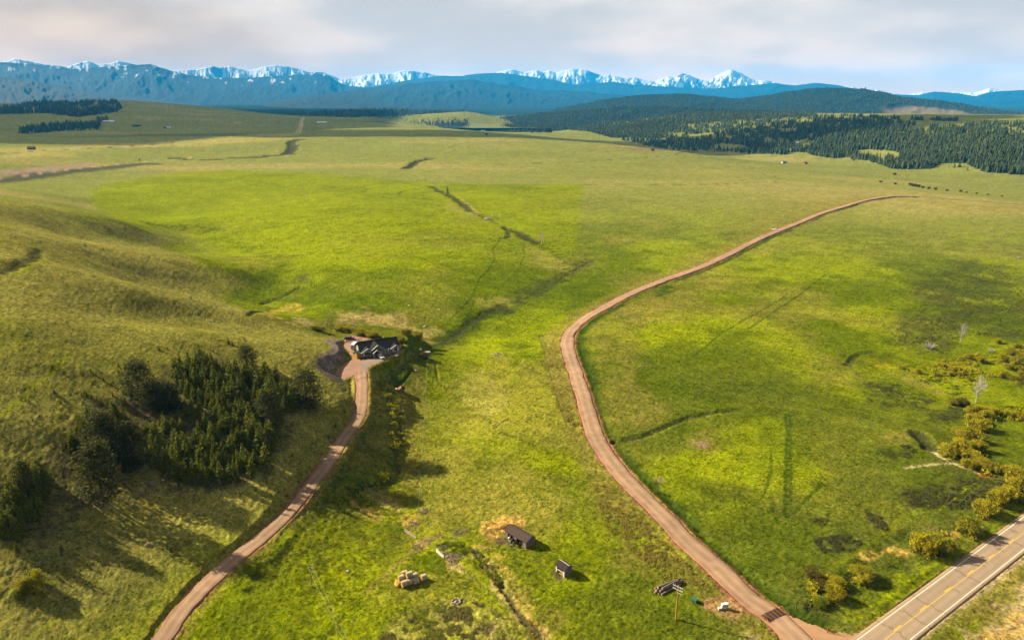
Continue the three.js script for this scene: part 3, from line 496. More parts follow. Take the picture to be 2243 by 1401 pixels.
{
  const line = curve(HWY, 0.35), yH = (x, z, o) => 0.10 + hG(x, z) * 0 + 0.05 * (1 - (o / HWY_HW) ** 2);
  const rnd = mulberry(77), cracks = []; for (let s = 20; s < 500; s += 6 + rnd() * 9) cracks.push([s, rnd(), rnd()]);
  const hw = struct('highway', ribbon(line, [-HWY_HW - 0.5, ...spread(-HWY_HW, HWY_HW, 31), HWY_HW + 0.5], (x, z, o) => Math.abs(o) > HWY_HW ? -0.3 : yH(x, z, o), (o, s, x, z) => {
    let k = 0.93 + (fbm(x * 0.7, z * 0.7, 3) - 0.5) * 0.16 + (vn(s / 30, o * 0.8) - 0.5) * 0.14;
    const lane = Math.abs(Math.abs(o) - 1.75); k *= 1 - 0.09 * Math.exp(-(((lane - 0.85) / 0.35) ** 2));
    for (const [cs, a, b] of cracks) { const e = Math.abs(s - cs - (vn(o * 1.2, cs) - 0.5) * 1.2); if (e < 0.3 && (a < 0.35 || Math.abs(o - (b - 0.5) * 6) < 1.6)) k *= 0.72; if (a > 0.5 && Math.hypot((s - cs) / 1.4, (o - (b - 0.5) * 5) / 0.5) < 1) k *= 0.8; }
    const edge = ss(3.7, 4.2, Math.abs(o)); return [0.27 * k * lerp(1, 0.95, edge), lerp(0.202, 0.175, edge) * k, lerp(0.14, 0.105, edge) * k];
  }), tinted);
  const white = paintM('white_road_paint', 0.62, 0.55, 0.45, 0.8), yellow = paintM('yellow_road_paint', 0.55, 0.34, 0.035, 0.8), bare = curve(HWY, 2);
  for (const o of [-3.5, 3.5]) struct('edge_line', ribbon(bare, [o - 0.09, o + 0.09], (x, z) => yH(x, z, o) + 0.006), white, hw);
  struct('centre_line', ribbon(bare, [0.06, 0.2], (x, z) => yH(x, z, 0) + 0.006), yellow, hw);
  for (let s = 58; s < 300; s += 12.2) { const q = [s, s + 3.2].map((e) => [HWY[0][0] + hwyDir.x * e, HWY[0][1] + hwyDir.y * e]); struct('centre_dash', ribbon(q, [-0.34, -0.08], (x, z) => yH(x, z, 0) + 0.006), yellow, hw); }
}

// ---------------------------------------------------------------- mountains and wooded hills, each a range of its own with spurs and gullies
// silhouette: where its crest shows; D: how far off it stands; front: how much of D its near slope takes
function range(name, D, front, baseY, silhouette, color, o = {}) {
  const S = V(silhouette), x0 = S[0][0], x1 = S.at(-1)[0], step = o.step ?? 2, nU = o.rows ?? 34, cols = [], pos = [], idx = [], nx = Math.ceil((x1 - x0) / step) + 1, f = o.spur ?? 0.02, seed = D * 0.001;
  const crest = (px) => { let k = 0; while (k < S.length - 2 && S[k + 1][0] < px) k++; const t = clamp((px - S[k][0]) / (S[k + 1][0] - S[k][0]), 0, 1); const sm = o.sharp ? t : t * t * (3 - 2 * t) * 0.5 + t * 0.5; return lerp(S[k][1], S[k + 1][1], sm) + (fbm(px * 0.09 + seed, seed, 3) - 0.5) * (o.jag ?? 2); };
  const place = (px, u) => {                                       // u: 0 crest, 1 near foot, under 0 the far side
    const [cx, cz, cy] = onDist(px, crest(px), D), end = Math.min(1, Math.min(px - x0, x1 - px) / 40 + (o.open ?? 0.02));
    const a = px * f, n = ridged(a + Math.sin(u * 5 + seed) * 0.22 + (fbm(px * 0.03, u * 6 + seed, 2) - 0.5) * 0.8, u * 2.2 + seed, 5), n2 = fbm(a * 5, u * 9 + seed, 3), au = Math.abs(u);
    const rough = Math.pow(Math.sin(Math.PI * clamp(au, 0, 1) ** 0.6), 1) * (o.rough ?? 0.3);
    let q = (1 - au) ** (o.pow ?? 1.15); q = q * (1 - rough * 0.35) + rough * (n - 0.5) * 0.75 + rough * (n2 - 0.5) * 0.25; if (u === 0) q = 1;
    const r = u >= 0 ? 1 - front * u : 1 - (o.back ?? 0.25) * u;
    return [cx * r, baseY + (cy - baseY) * clamp(q, 0, 1.02) * (u === 0 ? 1 : lerp(0.3, 1, end)), cz * r, n, n2, clamp(q, 0, 1)];
  };
  const us = []; for (let k = 0; k < nU; k++) us.push((k / (nU - 1)) ** 1.25); us.unshift(-0.06, -0.3, -1); us.sort((a, b) => a - b);
  for (let i = 0; i < nx; i++) { const px = x0 + i * step; for (const u of us) { const p = place(px, u); pos.push(p[0], p[1], p[2]); cols.push(...color(p[5], p[3], p[4], px, u, p)); } }
  const n = us.length; for (let i = 0; i < nx - 1; i++) for (let j = 0; j < n - 1; j++) { const a = i * n + j, b = a + n; idx.push(a, a + 1, b, a + 1, b + 1, b); }
  struct(name, geoOf(pos, idx, cols), tinted);
  return place;
}
const woods = (q, n, n2) => { const k = 0.75 + n * 0.55 + (n2 - 0.5) * 0.5; return [0.003 * k, 0.013 * k, 0.014 * k]; };
const snowy = (gain) => (q, n, n2, px, u) => {
  const streak = fbm(px * 0.2 + u * 5, u * 14 + px * 0.05, 4), s = ss(0.515, 0.59, streak * 0.5 + n * 0.5 + (q - 0.75) * 0.55 + (fbm(px * 0.014 + 3, 2.2, 3) - 0.5) * 0.5 + gain) * ss(0.05, 0.4, q);
  const k = 0.8 + n2 * 0.4; return [lerp(0.05 * k, 0.4, s), lerp(0.055 * k, 0.4, s), lerp(0.07 * k, 0.42, s)];
};
const SNOW = { rows: 44, spur: 0.045, rough: 0.42, sharp: true, jag: 1.6, pow: 1.0, back: 0.1, step: 1.5 };
range('snowy_mountain_range', 27500, 0.16, -300, '-60,136 0,136 20,132 30,128 60,133 85,139 145,147 165,139 190,133 210,140 240,139 258,133 280,138 330,150 372,154 430,152 450,147 468,145 480,149 500,144 515,148 545,155 580,145 603,142 640,147 680,158 705,157 725,164 740,171 770,171 800,163 830,160 860,161 870,157 885,153 900,155 920,157 960,164 1040,166 1080,160 1100,155 1120,151 1135,154 1150,158 1175,153 1190,157 1203,154 1218,160 1235,154 1252,150 1270,152 1285,153 1300,159 1320,166 1335,163 1360,169 1375,172 1390,168 1410,175 1430,178 1450,172 1465,167 1480,170 1495,160 1510,164 1535,175 1555,176 1575,163 1590,155 1602,151 1620,158 1640,170 1655,176 1680,175 1700,181 1740,187 1800,190 1860,188 1880,192 1925,196 1945,202 1985,207 2020,201 2075,203 2100,200 2130,202 2150,199 2170,192 2190,197 2243,199 2310,203', snowy(0.0), SNOW);
range('blue_mountain_range', 21000, 0.26, -150, '-80,140 0,136 60,139 110,145 160,151 230,146 290,142 330,140 350,148 380,156 420,165 480,170 540,171 600,166 660,163 690,160 720,166 740,180 760,187 800,191 850,183 905,174 960,166 1010,166 1050,161 1095,159 1115,161 1150,166 1200,173 1260,185 1300,182 1340,179 1400,186 1480,191 1560,194 1620,188 1700,182 1740,187 1790,181 1830,186 1900,199 1960,207 2010,208 2050,200 2090,203 2150,212 2200,220 2243,226 2320,232', (q, n, n2, px, u) => { const s = px < 720 ? ss(0.72, 0.76, fbm(px * 0.11, u * 9, 3) + (q - 0.8) * 0.25) * ss(0.62, 0.8, q) * 0.8 : 0, w = woods(q, n, n2); return [lerp(w[0] * 1.3, 0.4, s), lerp(w[1] * 1.2, 0.4, s), lerp(w[2] * 1.3, 0.42, s)]; }, { rows: 44, spur: 0.022, rough: 0.22, jag: 1.6 });
range('blue_mountain_range', 20000, 0.2, -150, '2080,225 2130,212 2170,201 2200,199 2243,197 2330,196', woods, { rows: 24, spur: 0.03, jag: 1 });
range('lower_mountain_ridge', 16500, 0.3, -120, '-80,168 0,167 60,174 110,184 170,197 240,208 330,215 400,226 480,233', woods, { rows: 26, spur: 0.03 });
range('lower_mountain_ridge', 15000, 0.34, -120, '540,240 600,222 650,211 700,205 750,200 800,193 850,187 905,182 950,178 1034,174 1070,180 1118,187 1185,197 1285,200 1335,206 1420,214 1500,222 1580,232', woods, { rows: 36, spur: 0.025 });
const hillR = range('forested_hill', 6800, 0.3, -40, '1180,246 1230,236 1280,226 1330,216 1400,208 1440,206 1500,205 1560,211 1620,216 1680,208 1740,198 1790,192 1830,192 1890,194 1930,200 1980,212 2040,218 2100,225 2160,236 2243,247 2330,252', (q, n, n2, px, u) => { const g = 1 - ss(30, 46, Math.hypot((px - 2040) / 2.6, (u - 0.5) * 160)); const w = woods(q, n, n2); return [lerp(w[0] * 1.2, 0.13, g), lerp(w[1] * 1.1, 0.1, g), lerp(w[2] * 1.1, 0.05, g)]; }, { rows: 36, spur: 0.012, rough: 0.3, pow: 1.4 });
const hillN = range('forested_hill', 4900, 0.22, -62, '1060,264 1120,254 1200,246 1280,240 1360,234 1420,232 1500,234 1580,238 1660,240 1760,246', woods, { rows: 24, spur: 0.02, rough: 0.3 });
const knoll = range('grassy_knoll', 5000, 0.2, -40, '540,262 600,252 640,248 700,245 760,241 820,240 880,240 940,243 1000,243 1035,246 1060,256 1100,268 1140,281 1175,294', (q, n, n2, px) => { const g = ss(1005, 1035, px), w = woods(q, n, n2); return [lerp(w[0] * 1.4, 0.115, g), lerp(w[1] * 1.5, 0.13, g), lerp(w[2] * 1.3, 0.03, g)]; }, { rows: 20, spur: 0.012, rough: 0.16 });

// clouds standing west of the view, which shade the far plain
{
  const [kx, kz] = [SUN.x / SUN.y, SUN.z / SUN.y];
  for (const [sx, sz, rx, rz, seed] of [[-2450, -4100, 1800, 2350, 3], [100, -2500, 1300, 400, 5], [-3200, -8200, 2600, 1900, 8]]) {
    const g = new THREE.IcosahedronGeometry(1, 40), p = g.attributes.position;
    for (let i = 0; i < p.count; i++) { const x = p.getX(i), y = p.getY(i), z = p.getZ(i), a = Math.atan2(z, x), k = 1 + (fbm(Math.cos(a) * 1.6 + seed, Math.sin(a) * 1.6 + y, 4) - 0.5) * 0.9 + (fbm(x * 3 + seed, z * 3 + y * 2, 4) - 0.5) * 0.25; p.setXYZ(i, x * k * rx, (y > 0 ? y * 320 : y * 70) * k, z * k * rz); }
    g.computeVertexNormals();
    const m = struct('cloud', g, paintM('cloud_white', 1.2, 1.2, 1.2, 1, { transparent: true, opacity: 0.5 })); m.position.set(sx + 1900 * kx, 2000, sz + 1900 * kz);
  }
}

// ---------------------------------------------------------------- far woods: trees beyond counting
const leafM = (name, o = {}) => matte(name, { vertexColors: true, side: THREE.DoubleSide, transmission: 0.25, thickness: 0, ...o });
const needles = leafM('pine_needles'), willowLeaf = leafM('willow_leaves', { transmission: 0.35 }), bark = paintM('pine_bark', 0.06, 0.042, 0.03, 1), greyBark = paintM('grey_bark', 0.3, 0.27, 0.24, 1);
function firLow(seed) {                                            // a small fir: ragged tiers, top at 1
  const r = mulberry(seed), pos = [], cols = [], idx = []; let n = 0;
  for (let t = 0; t < 5; t++) {
    const y0 = 0.06 + t * 0.17, y1 = Math.min(1, y0 + 0.34), R = 0.2 * (1 - t * 0.17) * (0.85 + r() * 0.3), k = 7; const off = r() * 6;
    pos.push((r() - 0.5) * 0.03, y1, (r() - 0.5) * 0.03); cols.push(0.05, 0.068, 0.014); const apex = n++;
    for (let i = 0; i < k; i++) { const a = off + i / k * Math.PI * 2, q = R * (0.55 + r() * 0.75); pos.push(Math.cos(a) * q, y0 + (r() - 0.5) * 0.08, Math.sin(a) * q); const c = 0.55 + r() * 0.6; cols.push(0.05 * c, 0.07 * c, 0.02 * c); n++; }
    for (let i = 0; i < k; i++) idx.push(apex, apex + 1 + (i + 1) % k, apex + 1 + i);
  }
  return geoOf(pos, idx, cols);
}
const lowFirs = [firLow(1), firLow(2), firLow(3)];
function forest(name, label, places, seed, hMin, hMax) {
  const r = mulberry(seed), list = [[], [], []];
  for (const [x, y, z] of places) list[Math.floor(r() * 3)].push([x, y, z, hMin * 0.75 + (hMax - hMin * 0.75) * r() ** 1.5, r() * 6.28, 0.8 + r() * 0.5, r()]);
  const root = new THREE.Group(); root.name = name; root.userData = { kind: 'stuff', label, category: 'forest' }; scene.add(root);
  const m4 = new THREE.Matrix4(), q = new THREE.Quaternion(), up = new THREE.Vector3(0, 1, 0), c = new THREE.Color();
  list.forEach((l, k) => {
    const im = new THREE.InstancedMesh(lowFirs[k], needles, l.length); im.name = 'fir_trees';
    l.forEach(([x, y, z, h, a, w, t], i) => { im.setMatrixAt(i, m4.compose(new THREE.Vector3(x, y - 0.3, z), q.setFromAxisAngle(up, a), new THREE.Vector3(h * w, h, h * w))); im.setColorAt(i, t > 0.93 ? c.setRGB(1.9, 1.35, 1.6) : c.setRGB(0.5 + t * 0.75, 0.6 + t * 0.65, 0.75 + t * 0.4)); });
    im.castShadow = im.receiveShadow = true; im.userData.kind = 'stuff'; root.add(im);
  });
  return root;
}
function scatterIn(str, n, seed, holes = []) {                     // ground places seen inside an outline
  const P = V(str), H = holes.map(V), r = mulberry(seed), b = bounds(P, 0), out = []; let tries = 0;
  while (out.length < n && tries++ < n * 12) { const px = lerp(b[0], b[1], r()), py = lerp(b[2], b[3], r()); if (!inside(P, px, py) || H.some((h) => inside(h, px, py))) continue; if (seed !== 25 && fbm(px / 14 + seed, py / 6, 3) < 0.36) continue; const p = at(px, py, 0, 1250, 1.04); if (p.length() < 8500) out.push([p.x, p.y, p.z]); }
  return out;
}
forest('pine_forest', 'dense dark pine forest covering the slope right of the open plain', scatterIn('1355,306 1420,300 1495,270 1600,262 1737,252 1811,253 1864,264 1931,261 2005,274 1981,281 2028,285 2041,278 2112,284 2180,290 2290,297 2290,384 2243,383 2160,378 2110,358 2060,359 2040,372 1960,371 1900,352 1800,345 1745,332 1720,338 1640,337 1560,330 1495,332 1400,316', 13000, 5, ['1705,283 1745,281 1750,290 1712,292', '1736,313 1765,309 1783,317 1765,323 1742,322', '1870,332 1900,326 1950,330 1980,338 1965,347 1890,345', '1560,318 1620,316 1650,326 1600,332', '1500,296 1560,290 1570,300 1510,306']), 6, 9, 19);
forest('pine_forest', 'bluish forest rising from the valley notch to the long hill', scatterIn('1140,268 1300,252 1420,240 1600,236 1760,240 1790,253 1737,256 1600,264 1495,272 1440,302 1340,302 1290,288 1210,282', 9000, 25), 26, 10, 18);
forest('pine_forest', 'thin bands of dark pines crossing the pale upper meadow', [...scatterIn('1834,250 1893,252 1893,257 1834,255', 70, 1), ...scatterIn('1904,254 1926,256 1924,260 1904,258', 40, 2), ...scatterIn('1951,258 2098,262 2098,266 1951,262', 160, 3), ...scatterIn('2105,272 2160,268 2243,270 2290,272 2290,286 2112,284', 420, 4)], 7, 8, 16);
forest('pine_forest', 'dark blue wood on the low hill at the far left', scatterIn('-60,249 -60,240 0,238 60,227 140,216 190,211 240,214 262,226 267,238 255,246 190,254 170,257 100,248 40,250', 2600, 9), 8, 14, 26);
forest('pine_forest', 'long dark shelterbelt of pines on the plain before the far left wood', scatterIn('40,292 42,284 110,275 190,270 222,272 220,284 130,288 60,293', 520, 10), 9, 12, 22);
const onRange = (place, n, seed, x0, x1, u0, u1, keep = () => true) => { const r = mulberry(seed), out = []; while (out.length < n) { const px = lerp(x0, x1, r()), u = lerp(u0, u1, r()); const p = place(px, u); if (keep(px, u)) out.push(p); } return out; };
forest('pine_forest', 'grey green forest over the long hill under the snowy peaks', onRange(hillR, 14000, 12, 1200, 2320, 0, 0.95, (px, u) => Math.hypot((px - 2040) / 2.6, (u - 0.5) * 160) > 40), 13, 11, 19);
forest('pine_forest', 'blue hazed forest filling the notch of the far valley', onRange(hillN, 6000, 14, 1075, 1750, 0, 0.95), 15, 11, 19);
forest('pine_forest', 'dark wood along the far edge of the plain left of the grassy knoll', onRange(knoll, 2600, 16, 545, 1030, 0, 0.9), 17, 13, 24);

// ---------------------------------------------------------------- things: makers
function spot(px, py, lift = 0) {                                  // where a sight line meets the graded ground
  const d = ray(px, py), f = (t) => CAM_H + d[1] * t - level(d[0] * t, d[2] * t);
  let a = 60, b = 60;
  while (b < 9000) { b = a * 1.018 + 0.5; if (f(b) < 0) break; a = b; }
  for (let i = 0; i < 16; i++) { const m = (a + b) / 2; if (f(m) < 0) b = m; else a = m; }
  const t = (a + b) / 2, x = d[0] * t, z = d[2] * t; return new THREE.Vector3(x, level(x, z) + lift, z);
}
const ground0 = (x, z) => { let y = level(x, z); const r = Math.hypot(x, z); if (r < 2000) y += (vn(x / 6, z / 6) - 0.5) * 0.2 + (fbm(x / 22, z / 22, 2) - 0.5) * 0.6 * (1 - ss(900, 2000, r)); return y; };
function thing(name, label, category, p, turn = 0, group) {
  const o = new THREE.Group(); o.name = numbered(name); scene.add(o); o.position.copy(p); o.rotation.y = turn;
  o.userData = { label, category }; if (group) o.userData.group = group; return o;
}
function part(name, geos, mat, parent) { const g = Array.isArray(geos) ? join(geos) : geos; const m = new THREE.Mesh(g, mat); m.name = name; m.castShadow = m.receiveShadow = true; parent.add(m); return m; }
const join = (gs) => gs.length === 1 ? gs[0] : mergeGeometries(gs.map((g) => { const h = g.index ? g.toNonIndexed() : g.clone(); for (const k of Object.keys(h.attributes)) if (k !== 'position' && k !== 'normal') h.deleteAttribute(k); return h; }));
function copyOf(root, p, turn, label, group, scale) {
  const c = root.clone(); c.name = numbered(root.name.replace(/_\d{3}$/, '')); c.position.copy(p); c.rotation.y = turn; c.userData = { ...root.userData };
  if (label) c.userData.label = label; if (group) c.userData.group = group; if (scale) c.scale.copy(scale); scene.add(c); return c;
}
const box = (w, h, d, x = 0, y = 0, z = 0) => new THREE.BoxGeometry(w, h, d).translate(x, y, z);
const tube = (a, b, r0, r1 = r0, n = 6) => { const A = new THREE.Vector3(...a), B = new THREE.Vector3(...b), l = A.distanceTo(B), g = new THREE.CylinderGeometry(r1, r0, l, n, 1); g.translate(0, l / 2, 0); g.applyQuaternion(new THREE.Quaternion().setFromUnitVectors(new THREE.Vector3(0, 1, 0), B.clone().sub(A).normalize())); return g.translate(A.x, A.y, A.z); };
function prism(w, eave, rise, len) {                               // gabled block, ridge along z, centred
  const s = new THREE.Shape([[-w / 2, 0], [w / 2, 0], [w / 2, eave], [0, eave + rise], [-w / 2, eave]].map(([x, y]) => new THREE.Vector2(x, y)));
  return new THREE.ExtrudeGeometry(s, { depth: len, bevelEnabled: false }).translate(0, 0, -len / 2);
}
function slope(w, eave, rise, len, side, over = 0.35, t = 0.12) {   // one roof slope of such a block
  const run = w / 2, a = Math.atan2(rise, run), l = run / Math.cos(a) + over; const g = box(l, t, len + over * 2, l / 2, t / 2, 0);
  g.rotateZ(-a); g.translate(0, eave + rise, 0); if (side < 0) g.rotateY(Math.PI); return g;
}
const turnTo = (a, b) => Math.atan2(-(b.z - a.z), b.x - a.x);       // local +x from a to b, local +z towards the viewer's side
const rnd = mulberry(2024);

// clumps of foliage: three crossed leaf sprays about a point
function spray(pos, cols, x, y, z, s, c, r, up = 0.3) {
  for (let k = 0; k < 2; k++) {
    const a = r() * 6.28, t = (r() - 0.5) * 2.2, ux = Math.cos(a) * Math.cos(t), uy = Math.sin(t) + up, uz = Math.sin(a) * Math.cos(t), b = a + 1.3 + r(), vx = Math.cos(b), vy = (r() - 0.5) * 1.4, vz = Math.sin(b);
    const q = s * (0.7 + r() * 0.7), sh = 0.75 + r() * 0.5;
    pos.push(x - ux * q * 0.5, y - uy * q * 0.5, z - uz * q * 0.5, x + ux * q * 0.6, y + uy * q * 0.6, z + uz * q * 0.6, x + vx * q * 0.7, y + vy * q * 0.7, z + vz * q * 0.7);
    for (let i = 0; i < 3; i++) cols.push(c[0] * sh, c[1] * sh, c[2] * sh);
  }
}
const soup = (pos, cols) => { const g = new THREE.BufferGeometry(); g.setAttribute('position', new THREE.Float32BufferAttribute(pos, 3)); g.setAttribute('color', new THREE.Float32BufferAttribute(cols, 3)); g.computeVertexNormals(); return g; };
function youngPine(seed) {                                         // height 1
  const r = mulberry(seed), pos = [], cols = [], lean = (r() - 0.5) * 0.06, wide = 0.17 + r() * 0.07, pw = 0.7 + r() * 0.3;
  for (let i = 0; i < 230; i++) {
    const y = 0.05 + 0.95 * (1 - Math.sqrt(r())) ** 0.85, a = r() * 6.28, R = wide * Math.max(0.02, (1 - y) ** pw) * (0.45 + 0.65 * Math.sqrt(r())), whorl = 0.9 + 0.25 * Math.sin(y * 38 + a * 2);
    const g = r(); spray(pos, cols, Math.cos(a) * R * whorl + lean * y, y, Math.sin(a) * R * whorl, 0.085 * (1 - y * 0.45), [lerp(0.05, 0.2, g), lerp(0.07, 0.21, g), 0.006], r, 0.5);
  }
  return soup(pos, cols);
}
function bigPine(seed, flat = 0.5, tone = 1) {
  const r = mulberry(seed), pos = [], cols = [];
  for (let b = 0; b < 74; b++) {
    const y = 0.1 + 0.88 * (b / 73) ** 0.92, a = b * 2.4 + r() * 1.2, prof = Math.sin(Math.PI * Math.min(1, (1 - y) * 0.62 + 0.05)) ** 0.75 * (y < 0.25 ? 0.72 + y : 1), R = (0.26 + 0.1 * flat) * prof * (0.55 + 0.55 * r()), cx = Math.cos(a) * R * 0.78, cz = Math.sin(a) * R * 0.78, sz = 0.05 + 0.055 * r() + 0.02 * flat, tn = (0.75 + r() * 0.5) * tone;
    for (let i = 0; i < 34; i++) { const u = r() * 6.28, v = Math.acos(2 * r() - 1), k = sz * Math.cbrt(r()) * 1.25, g = r(); spray(pos, cols, cx + Math.cos(u) * Math.sin(v) * k * 1.3, y + Math.cos(v) * k * 0.75 - R * 0.12, cz + Math.sin(u) * Math.sin(v) * k * 1.3, 0.032, [lerp(0.045, 0.12, g) * tn, lerp(0.055, 0.12, g) * tn, 0.007], r); }
  }
  return soup(pos, cols);
}
function trunkOf(h, r0) { return tube([0, -0.04, 0], [0, h, 0], r0, r0 * 0.25, 7); }
function tree(name, label, p, h, crown, trunkR, group, tone, turn = rnd() * 6.28, wide = 1, cat = 'tree') {
  const t = thing(name, label, cat, p, turn, group); t.scale.set(h * wide, h, h * wide);
  part('trunk', trunkOf(0.85, trunkR), bark, t); part('crown', crown, needles, t); return t;
}
function willowCrown(seed, tone) {                                 // radius about 1, height about 1.25
  const r = mulberry(seed), pos = [], cols = [];
  for (let b = 0; b < 30; b++) {
    const a = r() * 6.28, rad = Math.sqrt(r()) * 0.72, y = (0.42 + 0.62 * Math.sqrt(Math.max(0, 1 - (rad / 0.95) ** 2))) * (0.72 + 0.33 * r()), cx = Math.cos(a) * rad, cz = Math.sin(a) * rad, sz = 0.2 + 0.16 * r(), g = r();
    for (let i = 0; i < 95; i++) { const u = r() * 6.28, v = Math.acos(2 * r() - 1), k = sz * Math.cbrt(r()), m = clamp(g + (r() - 0.5) * 0.5, 0, 1); spray(pos, cols, cx + Math.cos(u) * Math.sin(v) * k, Math.max(0.04, y * (i % 4 ? 1 : r()) - 0.16 + Math.cos(v) * k), cz + Math.sin(u) * Math.sin(v) * k, 0.07, [lerp(tone[0][0], tone[1][0], m), lerp(tone[0][1], tone[1][1], m), lerp(tone[0][2], tone[1][2], m)], r, 0.7); }
  }
  return soup(pos, cols);
}
function stems(seed, n, h, spreadR, r0) { const r = mulberry(seed), g = []; for (let i = 0; i < n; i++) { const a = r() * 6.28, q = spreadR * Math.sqrt(r()); g.push(tube([Math.cos(a) * q * 0.25, -0.1, Math.sin(a) * q * 0.25], [Math.cos(a) * q, h * (0.6 + 0.4 * r()), Math.sin(a) * q], r0, r0 * 0.4, 4)); } return join(g); }
function bareTree(seed, dense = 26, up = 0.9, wide = 0.22) {        // height 1: trunk, limbs and twigs
  const r = mulberry(seed), limbs = [];
  for (let i = 0; i < dense; i++) {
    const y = 0.18 + 0.75 * r(), a = r() * 6.28, l = wide * (0.5 + 0.9 * r()) * (1.15 - y * 0.7), e = [Math.cos(a) * l, y + l * up, Math.sin(a) * l]; limbs.push(tube([0, y, 0], e, 0.009, 0.004, 4));
    for (let k = 0; k < 4; k++) { const t = 0.3 + 0.7 * r(), s = [e[0] * t, lerp(y, e[1], t), e[2] * t], b = r() * 6.28, q = l * 0.5; limbs.push(tube(s, [s[0] + Math.cos(b) * q, s[1] + q * (0.5 + r()), s[2] + Math.sin(b) * q], 0.0045, 0.0015, 3)); }
  }
  return join(limbs);
}

// ---------------------------------------------------------------- trees and bushes
const pines = [11, 12, 13, 14, 15].map(youngPine), giants = [bigPine(21, 0.3, 0.72), bigPine(22, 0.8, 0.85), bigPine(23, 0.5, 0.62)];
const big = (px, py, hpx, wpx, k, label, dark) => { const p = spot(px, py), h = tall(p, hpx); p.y = ground0(p.x, p.z) - 0.3; return tree('tall_pine', label, p, h, giants[k], 0.024, 'tall old pines on the slope', 1, rnd() * 6.28, clamp((wpx / hpx) / 0.62, 0.6, 1.7)); };
big(224, 1097, 132, 84, 0, 'tallest dark pine at the foot of the slope casting the longest shadow to the driveway');
big(232, 1012, 112, 78, 2, 'tall dark pine directly behind the tallest pine on the slope');
big(292, 1022, 100, 66, 2, 'shaded dark pine right of and behind the tallest pine');
big(304, 862, 76, 62, 1, 'broad rounded pine at the upper edge of the stand on the open hillside');
big(333, 896, 66, 56, 2, 'dark broad pine just below the rounded pine at the stand\'s upper edge');
big(372, 898, 62, 58, 2, 'very dark pine on the right of a dark pair beside the brown bare soil');
big(540, 801, 46, 42, 1, 'lone round pine standing apart above the stand toward the house');
big(672, 886, 78, 60, 1, 'large pine at the right end of the stand nearest the cut bank and house');
big(592, 938, 84, 62, 0, 'large olive pine in the middle right of the stand above the driveway');
big(62, 1098, 92, 46, 0, 'thin tall pine at the left edge among the young pines');
